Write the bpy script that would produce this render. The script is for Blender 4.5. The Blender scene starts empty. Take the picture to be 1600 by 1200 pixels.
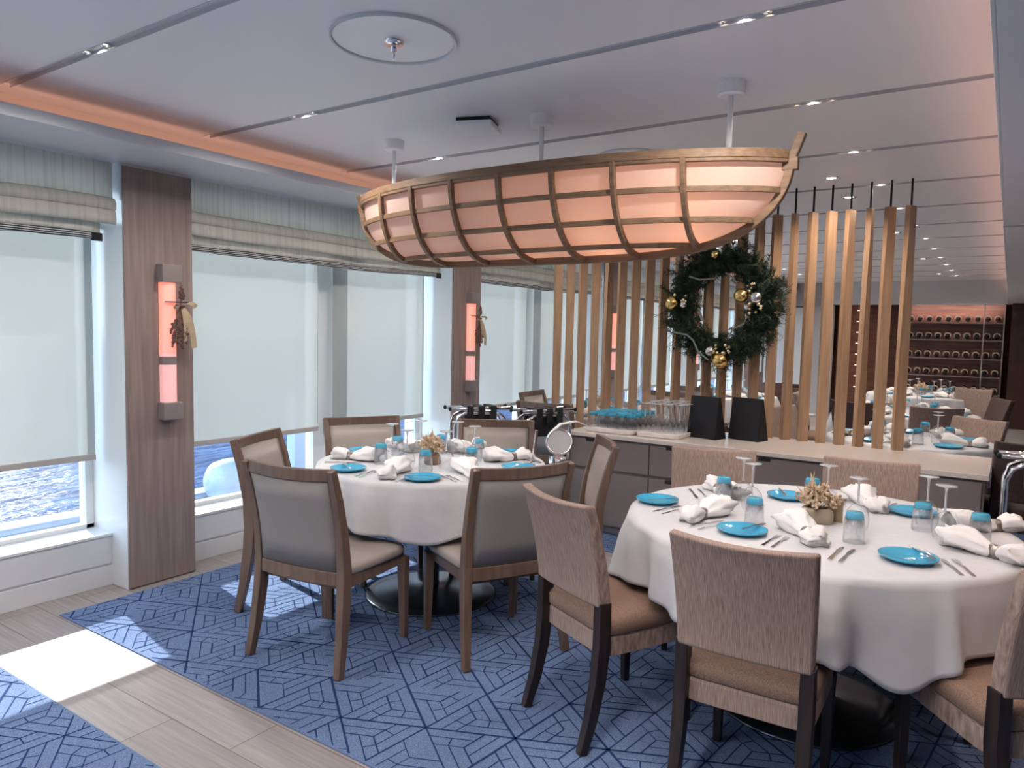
import bpy, bmesh, math, random
from mathutils import Vector, Matrix
random.seed(7)
C = bpy.context.scene
col = C.collection
PI = math.pi

# ---------------------------------------------------------------- camera, light, exposure
yaw, pitch, roll = math.radians(34.108), math.radians(4.18), math.radians(1.211)
fwd = Vector((-math.sin(yaw)*math.cos(pitch), math.cos(yaw)*math.cos(pitch), -math.sin(pitch)))
right = Vector((math.cos(yaw), math.sin(yaw), 0)); up = right.cross(fwd)
r2 = right*math.cos(roll)+up*math.sin(roll); u2 = -right*math.sin(roll)+up*math.cos(roll)
cam = bpy.data.objects.new('camera', bpy.data.cameras.new('camera')); col.objects.link(cam)
cam.matrix_world = Matrix(((r2.x, u2.x, -fwd.x, 0), (r2.y, u2.y, -fwd.y, 0), (r2.z, u2.z, -fwd.z, 1.5), (0, 0, 0, 1)))
cam.data.lens = 36*1143.87/1600; cam.data.sensor_width = 36; cam.data.clip_start = .05; cam.data.clip_end = 2000
C.camera = cam
C.view_settings.view_transform = 'Standard'; C.view_settings.look = 'None'
C.view_settings.gamma = 1; C.view_settings.use_curve_mapping = False
C.view_settings.exposure = 1.1

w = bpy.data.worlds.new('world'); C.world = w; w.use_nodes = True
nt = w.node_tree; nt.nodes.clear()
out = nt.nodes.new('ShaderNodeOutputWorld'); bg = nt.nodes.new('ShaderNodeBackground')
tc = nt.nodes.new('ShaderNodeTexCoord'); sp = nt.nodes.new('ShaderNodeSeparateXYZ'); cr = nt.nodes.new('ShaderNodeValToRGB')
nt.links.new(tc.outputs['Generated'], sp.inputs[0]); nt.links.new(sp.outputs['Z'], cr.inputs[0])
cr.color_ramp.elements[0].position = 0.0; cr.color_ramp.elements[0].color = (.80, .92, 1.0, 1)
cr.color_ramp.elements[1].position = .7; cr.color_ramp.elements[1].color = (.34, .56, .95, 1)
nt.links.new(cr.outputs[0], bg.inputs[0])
mr = nt.nodes.new('ShaderNodeMapRange')        # sky behind the camera brightened, added to fill the room with light
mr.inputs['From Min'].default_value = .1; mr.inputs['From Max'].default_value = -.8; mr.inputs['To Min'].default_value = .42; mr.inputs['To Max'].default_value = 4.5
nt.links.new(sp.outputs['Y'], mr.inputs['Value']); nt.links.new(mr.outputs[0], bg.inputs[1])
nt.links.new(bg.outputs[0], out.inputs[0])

def lamp(name, kind, loc, energy, color, aim=None, **kw):
    d = bpy.data.lights.new(name, kind); d.energy = energy; d.color = color
    for k, v in kw.items(): setattr(d, k, v)
    o = bpy.data.objects.new(name, d); col.objects.link(o); o.location = loc
    if aim is not None: o.rotation_euler = Vector(aim).to_track_quat('-Z', 'Y').to_euler()
    return o
lamp('sun', 'SUN', (-20, 5, 12), 7.6, (1, .95, .9), aim=(1.75, -.36, -1), angle=math.radians(.6))
# cove strips: LED lines lying behind the lips of the dropped soffits
lamp('cove_strip_window', 'AREA', (-3.80, 4.7, 2.385), 8, (1, .50, .35), aim=(-.85, 0, .5), shape='RECTANGLE', size=20, size_y=.03)
lamp('cove_strip_aisle', 'AREA', (-.02, 8.5, 2.30), 4, (1, .48, .33), aim=(-.5, 0, .75), shape='RECTANGLE', size=14, size_y=.03)

# ---------------------------------------------------------------- materials
def new(name):
    m = bpy.data.materials.new(name); m.use_nodes = True
    n = m.node_tree; return m, n, n.nodes['Principled BSDF']
def mat(name, c, rough=.5, metal=0, spec=.5, noise=0, nscale=30, bump=0, **kw):
    m, n, b = new(name)
    b.inputs['Roughness'].default_value = rough; b.inputs['Metallic'].default_value = metal
    b.inputs['Specular IOR Level'].default_value = spec
    b.inputs['Base Color'].default_value = (*c, 1)
    if noise or bump:
        t = n.nodes.new('ShaderNodeTexCoord'); x = n.nodes.new('ShaderNodeTexNoise'); x.inputs['Scale'].default_value = nscale
        n.links.new(t.outputs['Object'], x.inputs['Vector'])
        if noise:
            r = n.nodes.new('ShaderNodeValToRGB'); n.links.new(x.outputs['Fac'], r.inputs[0])
            r.color_ramp.elements[0].position = .3; r.color_ramp.elements[1].position = .7
            r.color_ramp.elements[0].color = (*[v*(1-noise) for v in c], 1); r.color_ramp.elements[1].color = (*[min(1, v*(1+noise)) for v in c], 1)
            n.links.new(r.outputs[0], b.inputs['Base Color'])
        if bump:
            bp = n.nodes.new('ShaderNodeBump'); bp.inputs['Strength'].default_value = bump; bp.inputs['Distance'].default_value = .004
            n.links.new(x.outputs['Fac'], bp.inputs['Height']); n.links.new(bp.outputs[0], b.inputs['Normal'])
    for k, v in kw.items(): b.inputs[k].default_value = v
    return m
def stretched(name, c1, c2, scale, rough=.5, pos=(.35, .65), bump=0, nscale=1.0, spec=.4, detail=6):
    """noise stretched along one axis: wood grain, woven yarns"""
    m, n, b = new(name); b.inputs['Roughness'].default_value = rough; b.inputs['Specular IOR Level'].default_value = spec
    t = n.nodes.new('ShaderNodeTexCoord'); mp = n.nodes.new('ShaderNodeMapping'); mp.inputs['Scale'].default_value = scale
    x = n.nodes.new('ShaderNodeTexNoise'); x.inputs['Scale'].default_value = nscale; x.inputs['Detail'].default_value = detail
    r = n.nodes.new('ShaderNodeValToRGB'); r.color_ramp.elements[0].position = pos[0]; r.color_ramp.elements[1].position = pos[1]
    r.color_ramp.elements[0].color = (*c1, 1); r.color_ramp.elements[1].color = (*c2, 1)
    n.links.new(t.outputs['Object'], mp.inputs[0]); n.links.new(mp.outputs[0], x.inputs['Vector']); n.links.new(x.outputs['Fac'], r.inputs[0])
    n.links.new(r.outputs[0], b.inputs['Base Color'])
    if bump:
        bp = n.nodes.new('ShaderNodeBump'); bp.inputs['Strength'].default_value = bump; bp.inputs['Distance'].default_value = .002
        n.links.new(x.outputs['Fac'], bp.inputs['Height']); n.links.new(bp.outputs[0], b.inputs['Normal'])
    return m
def glassy(name, c=(1, 1, 1), t=.9, ior=1.5, rough=.0):
    m = bpy.data.materials.new(name); m.use_nodes = True; n = m.node_tree; n.nodes.clear()
    o = n.nodes.new('ShaderNodeOutputMaterial'); tr = n.nodes.new('ShaderNodeBsdfTransparent'); gl = n.nodes.new('ShaderNodeBsdfGlossy')
    tr.inputs[0].default_value = (*c, 1); gl.inputs['Roughness'].default_value = rough; 
    ge = n.nodes.new('ShaderNodeNewGeometry'); dt = n.nodes.new('ShaderNodeVectorMath'); dt.operation = 'DOT_PRODUCT'
    n.links.new(ge.outputs['Normal'], dt.inputs[0]); n.links.new(ge.outputs['Incoming'], dt.inputs[1])
    def mth(op, a, b=None):
        q = n.nodes.new('ShaderNodeMath'); q.operation = op
        for k_, v_ in enumerate((a, b)):
            if v_ is None: continue
            if isinstance(v_, (int, float)): q.inputs[k_].default_value = v_
            else: n.links.new(v_, q.inputs[k_])
        return q.outputs[0]
    f0 = ((ior-1)/(ior+1))**2*2.2
    facing = mth('MINIMUM', mth('ABSOLUTE', dt.outputs['Value']), 1.0)
    fac = mth('MINIMUM', mth('ADD', mth('MULTIPLY', mth('POWER', mth('SUBTRACT', 1.0, facing), 3.6), .9), f0), .95)
    mx = n.nodes.new('ShaderNodeMixShader'); n.links.new(fac, mx.inputs[0]); n.links.new(tr.outputs[0], mx.inputs[1]); n.links.new(gl.outputs[0], mx.inputs[2])
    n.links.new(mx.outputs[0], o.inputs[0]); return m
def sheer(name, c, trans, clear, streak=False):
    """blind cloth: translucent weave with small open holes"""
    m = bpy.data.materials.new(name); m.use_nodes = True; n = m.node_tree; n.nodes.clear()
    o = n.nodes.new('ShaderNodeOutputMaterial'); tl = n.nodes.new('ShaderNodeBsdfTranslucent'); df = n.nodes.new('ShaderNodeBsdfDiffuse'); tp = n.nodes.new('ShaderNodeBsdfTransparent')
    tl.inputs[0].default_value = (*c, 1); df.inputs[0].default_value = (*c, 1)
    if streak:                       # slubby vertical yarns
        t = n.nodes.new('ShaderNodeTexCoord'); mp = n.nodes.new('ShaderNodeMapping'); mp.inputs['Scale'].default_value = (1, 45, 1.2)
        x = n.nodes.new('ShaderNodeTexNoise'); x.inputs['Scale'].default_value = 1; x.inputs['Detail'].default_value = 4
        rr = n.nodes.new('ShaderNodeValToRGB'); rr.color_ramp.elements[0].position = .28; rr.color_ramp.elements[1].position = .52
        rr.color_ramp.elements[0].color = (*[v*.80 for v in c], 1); rr.color_ramp.elements[1].color = (*c, 1)
        n.links.new(t.outputs['Object'], mp.inputs[0]); n.links.new(mp.outputs[0], x.inputs['Vector']); n.links.new(x.outputs['Fac'], rr.inputs[0])
        n.links.new(rr.outputs[0], tl.inputs[0]); n.links.new(rr.outputs[0], df.inputs[0])
    a = n.nodes.new('ShaderNodeMixShader'); a.inputs[0].default_value = 1-trans
    n.links.new(tl.outputs[0], a.inputs[1]); n.links.new(df.outputs[0], a.inputs[2])
    b = n.nodes.new('ShaderNodeMixShader'); b.inputs[0].default_value = clear
    n.links.new(a.outputs[0], b.inputs[1]); n.links.new(tp.outputs[0], b.inputs[2]); n.links.new(b.outputs[0], o.inputs[0]); return m
def emit(name, c, s, base=(.8, .8, .8)):
    return mat(name, base, .4, **{'Emission Color': (*c, 1), 'Emission Strength': s})

M = {}
M['ceiling'] = mat('ceiling_paint', (.80, .79, .80), .45, spec=.3)
M['white'] = mat('white_paint', (.60, .62, .65), .35)
M['whitegloss'] = mat('white_gloss', (.66, .69, .70), .18)
M['fitting'] = mat('bright_white_fitting', (.88, .88, .88), .4)
M['seam'] = mat('satin_seam', (.62, .62, .64), .25, metal=.35)
M['cove'] = mat('cove_paint', (.75, .70, .66), .6)
M['pillar'] = stretched('taupe_wood', (.19, .145, .132), (.29, .225, .205), (40, 40, 2.0), .45, (.3, .7), .15)
M['oak'] = stretched('oak', (.27, .165, .10), (.39, .25, .155), (60, 60, 3), .45, (.3, .7), .1)
M['lamp_oak'] = stretched('grey_oak', (.16, .095, .055), (.27, .165, .095), (3, 60, 60), .5, (.3, .7), .1)
M['chairwood'] = stretched('chair_wood', (.105, .066, .048), (.165, .108, .080), (50, 50, 4), .38, (.3, .7), .05)
M['darkwood'] = stretched('dark_wood', (.013, .009, .010), (.03, .02, .018), (50, 50, 4), .35)
M['leather'] = mat('beige_leather', (.30, .26, .235), .38, noise=.04, nscale=8, bump=.05)
M['backcloth'] = mat('grey_back_cloth', (.235, .215, .205), .6, noise=.04, nscale=200, bump=.1)
M['fabric'] = stretched('woven_fabric', (.135, .090, .074), (.42, .315, .27), (560, 60, 18), .85, (.22, .80), .35, 1.0, .2, 3)
M['fabricseat'] = stretched('woven_seat', (.16, .098, .070), (.31, .205, .155), (300, 300, 300), .8, (.3, .7), .3, 1.0, .25, 3)
M['darkshaded'] = stretched('dark_shaded_fabric', (.045, .026, .024), (.085, .053, .047), (300, 300, 40), .85)  # dark tone; on the chair by the sideboard it stands in for shade
M['cloth'] = mat('white_linen', (.50, .50, .52), .75, noise=.03, nscale=14, bump=.7)
M['napkin'] = mat('napkin_cotton', (.70, .68, .68), .75, bump=.2, nscale=60)
M['steel'] = mat('polished_steel', (.75, .75, .76), .16, metal=1)
M['chrome'] = mat('chrome', (.85, .85, .87), .07, metal=1)
M['satin'] = mat('satin_steel', (.42, .42, .44), .45, metal=.7)
M['pewter'] = mat('pewter', (.32, .28, .26), .3, metal=1, bump=1.0, nscale=120)
M['darkmetal'] = mat('dark_metal', (.10, .12, .15), .22, metal=.9)
M['glass'] = glassy('clear_glass', (.97, .98, .99), ior=1.5)
M['pane'] = glassy('window_pane', (.94, .97, .98), ior=1.4)
M['bluebase'] = mat('blue_glass_base', (.06, .42, .62), .05, **{'Transmission Weight': .15, 'Alpha': .72})
M['bluetop'] = glassy('blue_tinted_glass', (.45, .80, .95), ior=1.5)
M['blueplate'] = mat('blue_glass_plate', (.06, .40, .64), .08, **{'Transmission Weight': .2, 'Coat Weight': .2})
M['counter'] = mat('pale_stone', (.62, .55, .51), .10, noise=.03, nscale=60)
M['cabinet'] = mat('taupe_lacquer', (.22, .185, .175), .12, spec=.6)
M['gap'] = mat('shadow_gap', (.02, .018, .018), .8)
M['plinth'] = mat('plinth_cream', (.40, .36, .34), .3)
M['black'] = mat('black_board', (.010, .010, .013), .6, spec=.25)
M['blackstrap'] = mat('black_strap', (.01, .01, .012), .6)
M['tray'] = mat('white_tray', (.72, .66, .64), .3)
M['needle'] = stretched('pine_needles', (.006, .018, .010), (.022, .052, .026), (9, 9, 9), .6)
M['needle2'] = mat('pale_leaf', (.05, .085, .03), .6)
M['twig'] = mat('twig', (.05, .028, .02), .7)
M['gold'] = mat('gold_bauble', (.72, .50, .18), .22, metal=1)
M['silver'] = mat('silver_bauble', (.72, .70, .70), .2, metal=1)
M['goldbead'] = mat('gold_beads', (.75, .60, .38), .25, metal=1)
M['ribbon'] = mat('grey_ribbon', (.16, .17, .15), .35, metal=.5)
M['raffia'] = mat('raffia_ribbon', (.38, .29, .19), .6, noise=.1)
M['dried'] = mat('dried_flowers', (.56, .42, .29), .8, noise=.3, nscale=60)
M['sprig'] = mat('dried_sprig', (.13, .07, .055), .8, noise=.4, nscale=80)
M['vase'] = mat('ribbed_ceramic', (.36, .30, .22), .35)
M['vase_brown'] = mat('brown_ceramic', (.22, .13, .09), .35)
M['bracket'] = mat('sconce_bracket', (.28, .24, .235), .35, metal=.3)
M['tube'] = emit('sconce_tube', (1, .25, .16), .46, (.55, .40, .36))
M['tubelow'] = emit('sconce_tube_low', (1, .32, .25), .30, (.5, .46, .52))
M['valance'] = sheer('valance_cloth', (.88, .87, .80), .62, .0, streak=True)  # upper cloth paler and more translucent, standing in for light from behind
M['valance_low'] = sheer('valance_low_cloth', (.70, .69, .64), .22, .0, streak=True)  # same cloth toned down where the sun would overlight it
M['valance_fold'] = sheer('valance_fold_cloth', (.62, .61, .55), .12, 0, streak=True)  # same cloth darkened, shade of the folds put into its colour
M['blind'] = sheer('roller_blind_cloth', (.36, .385, .37), .21, .09)
M['bar'] = mat('blind_bar', (.40, .38, .36), .4)
M['dark'] = mat('dark_red_wood', (.045, .018, .014), .4, noise=.2, nscale=6)
M['brownwall'] = stretched('brown_wood_wall', (.07, .022, .012), (.12, .042, .022), (3, 3, 14), .4)
M['greywall'] = mat('grey_wall', (.36, .35, .36), .5)
M['pinkwood'] = stretched('reddish_wood_back', (.15, .07, .055), (.26, .135, .11), (2, 2, 30), .4)
M['bottle'] = mat('bottle_glass', (.012, .008, .008), .12)
M['label'] = mat('bottle_label', (.55, .40, .30), .5)
M['redcushion'] = mat('red_cushion', (.22, .03, .012), .7)
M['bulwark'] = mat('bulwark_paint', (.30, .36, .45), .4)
M['downlight'] = emit('downlight', (1, .9, .78), 6)
M['spotlens'] = emit('spotlight_lens', (1, .70, .42), 3)
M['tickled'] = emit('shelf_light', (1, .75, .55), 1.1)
M['navy'] = mat('navy_cloth', (.01, .02, .06), .7)

# striped hem
m, n, b = new('striped_hem'); M['hem'] = m
t = n.nodes.new('ShaderNodeTexCoord'); s = n.nodes.new('ShaderNodeSeparateXYZ'); a = n.nodes.new('ShaderNodeMath'); a.operation = 'MULTIPLY'; a.inputs[1].default_value = 95
f = n.nodes.new('ShaderNodeMath'); f.operation = 'FRACT'; g = n.nodes.new('ShaderNodeMath'); g.operation = 'GREATER_THAN'; g.inputs[1].default_value = .68
r = n.nodes.new('ShaderNodeMixRGB'); r.inputs[1].default_value = (.012, .012, .016, 1); r.inputs[2].default_value = (.75, .75, .75, 1)
n.links.new(t.outputs['Object'], s.inputs[0]); n.links.new(s.outputs['Z'], a.inputs[0]); n.links.new(a.outputs[0], f.inputs[0]); n.links.new(f.outputs[0], g.inputs[0])
n.links.new(g.outputs[0], r.inputs[0]); n.links.new(r.outputs[0], b.inputs['Base Color']); b.inputs['Roughness'].default_value = .7

# plank floor
m, n, b = new('plank_floor'); M['floor'] = m
t = n.nodes.new('ShaderNodeTexCoord'); br = n.nodes.new('ShaderNodeTexBrick'); br.inputs['Scale'].default_value = 1; br.offset = .37
br.inputs['Brick Width'].default_value = .95; br.inputs['Row Height'].default_value = .205; br.inputs['Mortar Size'].default_value = .0022; br.inputs['Mortar Smooth'].default_value = 0
br.inputs['Color1'].default_value = (.25, .225, .22, 1); br.inputs['Color2'].default_value = (.30, .27, .265, 1); br.inputs['Mortar'].default_value = (.13, .10, .09, 1)
mp = n.nodes.new('ShaderNodeMapping'); mp.inputs['Location'].default_value = (.3, -.0775, 0); n.links.new(t.outputs['Object'], mp.inputs[0]); n.links.new(mp.outputs[0], br.inputs['Vector'])
mp2 = n.nodes.new('ShaderNodeMapping'); mp2.inputs['Scale'].default_value = (3, 60, 1); x = n.nodes.new('ShaderNodeTexNoise'); x.inputs['Scale'].default_value = 1; x.inputs['Detail'].default_value = 5
n.links.new(t.outputs['Object'], mp2.inputs[0]); n.links.new(mp2.outputs[0], x.inputs['Vector'])
r = n.nodes.new('ShaderNodeValToRGB'); r.color_ramp.elements[0].color = (.78, .78, .78, 1); r.color_ramp.elements[1].color = (1.12, 1.12, 1.12, 1); r.color_ramp.elements[0].position = .3; r.color_ramp.elements[1].position = .7
n.links.new(x.outputs['Fac'], r.inputs[0]); mm = n.nodes.new('ShaderNodeMixRGB'); mm.blend_type = 'MULTIPLY'; mm.inputs[0].default_value = 1
n.links.new(br.outputs['Color'], mm.inputs[1]); n.links.new(r.outputs[0], mm.inputs[2]); n.links.new(mm.outputs[0], b.inputs['Base Color']); b.inputs['Roughness'].default_value = .42

# carpet
M['carpet'] = mat('blue_carpet', (.135, .195, .335), .95, spec=.1, noise=.35, nscale=260, bump=1.0)
M['carpetline'] = mat('carpet_line', (.022, .045, .13), .95, spec=.05, noise=.3, nscale=260)

# sea
m, n, b = new('sea_water'); M['sea'] = m
t = n.nodes.new('ShaderNodeTexCoord'); mp = n.nodes.new('ShaderNodeMapping'); mp.inputs['Scale'].default_value = (.55, .16, 1); mp.inputs['Rotation'].default_value = (0, 0, .5)
x = n.nodes.new('ShaderNodeTexNoise'); x.inputs['Scale'].default_value = 1.6; x.inputs['Detail'].default_value = 6; x.inputs['Roughness'].default_value = .6
n.links.new(t.outputs['Object'], mp.inputs[0]); n.links.new(mp.outputs[0], x.inputs['Vector'])
r = n.nodes.new('ShaderNodeValToRGB'); r.color_ramp.elements[0].position = .36; r.color_ramp.elements[1].position = .62
r.color_ramp.elements[0].color = (.008, .022, .07, 1); r.color_ramp.elements[1].color = (.045, .095, .20, 1)
n.links.new(x.outputs['Fac'], r.inputs[0]); n.links.new(r.outputs[0], b.inputs['Base Color']); b.inputs['Roughness'].default_value = .3; b.inputs['Specular IOR Level'].default_value = .12
bp = n.nodes.new('ShaderNodeBump'); bp.inputs['Strength'].default_value = 1; bp.inputs['Distance'].default_value = .6; n.links.new(x.outputs['Fac'], bp.inputs['Height']); n.links.new(bp.outputs[0], b.inputs['Normal'])

# ---------------------------------------------------------------- mesh helpers
class MB:
    def __init__(s): s.v = []; s.f = []; s.mi = []; s.cur = 0
    def add(s, vs, fs):
        k = len(s.v); s.v += [tuple(v) for v in vs]; s.f += [tuple(k+i for i in f) for f in fs]; s.mi += [s.cur]*len(fs); return s
    def box(s, x0, x1, y0, y1, z0, z1, rot=0, piv=None):
        vs = [(x, y, z) for z in (z0, z1) for y in (y0, y1) for x in (x0, x1)]
        if rot:
            px, py = piv or ((x0+x1)/2, (y0+y1)/2); c, sn = math.cos(rot), math.sin(rot)
            vs = [(px+(x-px)*c-(y-py)*sn, py+(x-px)*sn+(y-py)*c, z) for x, y, z in vs]
        return s.add(vs, [(0, 2, 3, 1), (4, 5, 7, 6), (0, 1, 5, 4), (2, 6, 7, 3), (0, 4, 6, 2), (1, 3, 7, 5)])
    def sweep(s, pts, secs, upv=(0, 0, 1), cap=True, closed=False):
        """pts path; secs list of (w,h) or a list of 2D outlines; section axes: side, up"""
        pts = [Vector(p) for p in pts]; N = len(pts); base = len(s.v); m_ = None
        for i, p in enumerate(pts):
            if closed: t_ = pts[(i+1) % N]-pts[i-1]
            else: t_ = pts[min(i+1, N-1)]-pts[max(i-1, 0)]
            t_.normalize(); u_ = Vector(upv); sd = t_.cross(u_)
            if sd.length < 1e-5: sd = t_.cross(Vector((0, 1, 0)))
            sd.normalize(); uu = sd.cross(t_)
            sec = secs[i] if isinstance(secs, list) else secs
            if isinstance(sec, tuple): w_, h_ = sec; sec = [(-w_/2, -h_/2), (w_/2, -h_/2), (w_/2, h_/2), (-w_/2, h_/2)]
            m_ = len(sec)
            s.v += [tuple(p+sd*a_+uu*b_) for a_, b_ in sec]
        R_ = N if closed else N-1
        for i in range(R_):
            j = (i+1) % N
            for k in range(m_):
                s.f.append((base+i*m_+k, base+i*m_+(k+1) % m_, base+j*m_+(k+1) % m_, base+j*m_+k)); s.mi.append(s.cur)
        if cap and not closed:
            s.f.append(tuple(base+k for k in reversed(range(m_)))); s.f.append(tuple(base+(N-1)*m_+k for k in range(m_))); s.mi += [s.cur]*2
        return s
    def tube(s, pts, r_, n_=8, closed=False):
        rr = r_ if isinstance(r_, list) else [r_]*len(pts)
        secs = [[(q*math.cos(2*PI*k/n_), q*math.sin(2*PI*k/n_)) for k in range(n_)] for q in rr]
        return s.sweep(pts, secs, closed=closed)
    def lathe(s, prof, n_=24, c=(0, 0, 0)):
        base = len(s.v); m_ = len(prof)
        for i in range(n_):
            a_ = 2*PI*i/n_
            for (q, z) in prof: s.v.append((c[0]+q*math.cos(a_), c[1]+q*math.sin(a_), c[2]+z))
        for i in range(n_):
            j = (i+1) % n_
            for k in range(m_-1):
                s.f.append((base+i*m_+k, base+j*m_+k, base+j*m_+k+1, base+i*m_+k+1)); s.mi.append(s.cur)
        return s
    def ball(s, c, r_, n_=10, sq=(1, 1, 1)):
        base = len(s.v); h = n_//2
        for i in range(1, h):
            for j in range(n_):
                a_, b_ = PI*i/h, 2*PI*j/n_
                s.v.append((c[0]+r_*sq[0]*math.sin(a_)*math.cos(b_), c[1]+r_*sq[1]*math.sin(a_)*math.sin(b_), c[2]+r_*sq[2]*math.cos(a_)))
        T, B = len(s.v), len(s.v)+1; s.v += [(c[0], c[1], c[2]+r_*sq[2]), (c[0], c[1], c[2]-r_*sq[2])]
        for i in range(h-2):
            for j in range(n_):
                k = (j+1) % n_; s.f.append((base+i*n_+j, base+(i+1)*n_+j, base+(i+1)*n_+k, base+i*n_+k)); s.mi.append(s.cur)
        for j in range(n_):
            k = (j+1) % n_; s.f += [(T, base+j, base+k), (B, base+(h-2)*n_+k, base+(h-2)*n_+j)]; s.mi += [s.cur]*2
        return s
    def xf(s, mtx, start=0):
        for i in range(start, len(s.v)): s.v[i] = tuple(mtx @ Vector(s.v[i]))
        return s
    def build(s, name, m, parent=None, bevel=0, smooth=False, seg=2, sub=0, solid=0):
        me = bpy.data.meshes.new(name); me.from_pydata(s.v, [], s.f)
        for q in (m if isinstance(m, (list, tuple)) else [m]): me.materials.append(M[q] if isinstance(q, str) else q)
        if any(s.mi): me.polygons.foreach_set('material_index', s.mi)
        bm = bmesh.new(); bm.from_mesh(me); bmesh.ops.recalc_face_normals(bm, faces=bm.faces); bm.to_mesh(me); bm.free()
        if smooth: me.polygons.foreach_set('use_smooth', [True]*len(me.polygons))
        o = bpy.data.objects.new(name, me); col.objects.link(o); o.parent = parent
        if solid: q = o.modifiers.new('solid', 'SOLIDIFY'); q.thickness = solid; q.offset = 0
        if bevel: q = o.modifiers.new('bevel', 'BEVEL'); q.width = bevel; q.segments = seg; q.limit_method = 'ANGLE'
        if sub: q = o.modifiers.new('sub', 'SUBSURF'); q.levels = q.render_levels = sub
        return o
def tag(o, label=None, cat=None, group=None, kind=None):
    if label: o['label'] = label
    if cat: o['category'] = cat
    if group: o['group'] = group
    if kind: o['kind'] = kind
    return o
def empty(name, loc=(0, 0, 0), rz=0, label=None, cat=None, group=None):
    o = bpy.data.objects.new(name, None); col.objects.link(o); o.location = loc; o.rotation_euler = (0, 0, rz); o.empty_display_size = .1
    return tag(o, label, cat, group)
def copy_tree(o, parent=None):
    c = o.copy(); col.objects.link(c); c.parent = parent
    for ch in list(o.children): copy_tree(ch, c)
    return c
NTH = ['first', 'second', 'third', 'fourth', 'fifth', 'sixth', 'seventh', 'eighth', 'ninth', 'tenth']
ORD = ['outer', 'second', 'third', 'fourth', 'fifth', 'sixth', 'seventh', 'eighth', 'ninth', 'tenth', 'eleventh', 'twelfth']
protos = {}
def place(key, make, loc, rz, label, cat, group=None, scale=None):
    """first use builds the thing, later uses copy it"""
    if key not in protos: o = make(); protos[key] = o
    else:
        src = protos[key]; o = src.copy(); col.objects.link(o); o.parent = None
        for ch in list(src.children): copy_tree(ch, o)
    o.location = loc; o.rotation_euler = (0, 0, rz)
    if scale: o.scale = scale
    o['label'] = label; o['category'] = cat
    if group: o['group'] = group
    elif 'group' in o: del o['group']
    return o
def struct(o): o['kind'] = 'structure'; return o
def heading(fx, fy): return math.atan2(fy, fx)-PI/2

# ---------------------------------------------------------------- the room
XW, XP = -4.18, -4.0           # lower wall face, pillar face
Z_SOF, Z_C = 2.36, 2.55
Y0, Y1 = -6.3, 15.7
PIL = [-6.41, -3.565, -0.72, 2.13, 4.975, 7.82, 10.665, 13.51]; PW = .40
struct(MB().box(-4.6, 4.2, Y0, Y1, -.06, 0).build('floor', 'floor'))
SEAMS = [-5.9, -4.85, -3.8, -2.75, -1.7, -.6, .44, 1.50, 2.50, 3.53, 4.57, 5.63, 6.70, 7.75, 8.8, 9.85, 10.9, 11.95, 13.0, 14.05]
mb = MB(); ys = [Y0]+SEAMS+[Y1]; CW = .022          # panels with open channels between them
for a_, b_ in zip(ys[:-1], ys[1:]): mb.box(-3.80, 4.2, a_+(CW if a_ != Y0 else 0), b_-(CW if b_ != Y1 else 0), Z_C, Z_C+.08)
mb.box(-4.15, -3.80, Y0, Y1, Z_C+.06, Z_C+.08)
struct(mb.build('ceiling', 'ceiling'))
struct(MB().box(4.2, 4.3, Y0, Y1, 0, Z_C).build('wall_right', 'dark'))
mb = MB().box(-4.6, 4.2, Y0-.1, Y0, 0, Z_C)
struct(mb.build('wall_back', 'white'))
# far wall: white fascia over dark timber, grey panels at the left
struct(MB().box(-4.6, 4.2, Y1, Y1+.1, 0, Z_C).build('wall_front', 'brownwall'))
struct(MB().box(-2.86, 0.0, Y1-.5, Y1-.3, 2.13, Z_C).build('trim_1', 'white'))
struct(MB().box(-4.3, -2.86, Y1-.44, Y1-.3, 2.10, Z_C).build('trim_2', 'greywall'))
struct(MB().box(-3.25, -2.86, Y1-.42, Y1-.3, 0, 2.12).build('trim_3', 'greywall'))
struct(MB().box(-4.15, -3.27, Y1-.40, Y1-.3, .55, 2.08).build('trim_4', 'white'))
struct(MB().box(0.0, 4.2, Y1-.6, Y1-.5, 0, 2.14).build('trim_5', 'dark'))
# dropped soffit along the windows with a lip, cove behind it
struct(MB().box(-4.5, -3.56, Y0, Y1, Z_SOF, Z_SOF+.012).box(-3.56, -3.548, Y0, Y1, Z_SOF, 2.412).build('trim_6', 'white'))
struct(MB().box(-4.5, -4.15, Y0, Y1, Z_SOF+.02, Z_C+.08).build('trim_7', 'cove'))
struct(MB().box(-3.90, -3.885, Y0, Y1, Z_C+.035, Z_C+.061).build('trim_8', 'ceiling'))
# dropped soffit over the aisle at the right
struct(MB().box(-.06, 4.2, Y0, Y1-.5, 2.14, 2.16).box(-.07, -.06, Y0, Y1-.5, 2.14, 2.33).build('trim_9', 'ceiling', bevel=.002))
for k, y in enumerate((4.95,)):
    struct(MB().box(-.07, 4.2, y, y+.02, 2.134, 2.14).build('trim_10', 'seam'))
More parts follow.
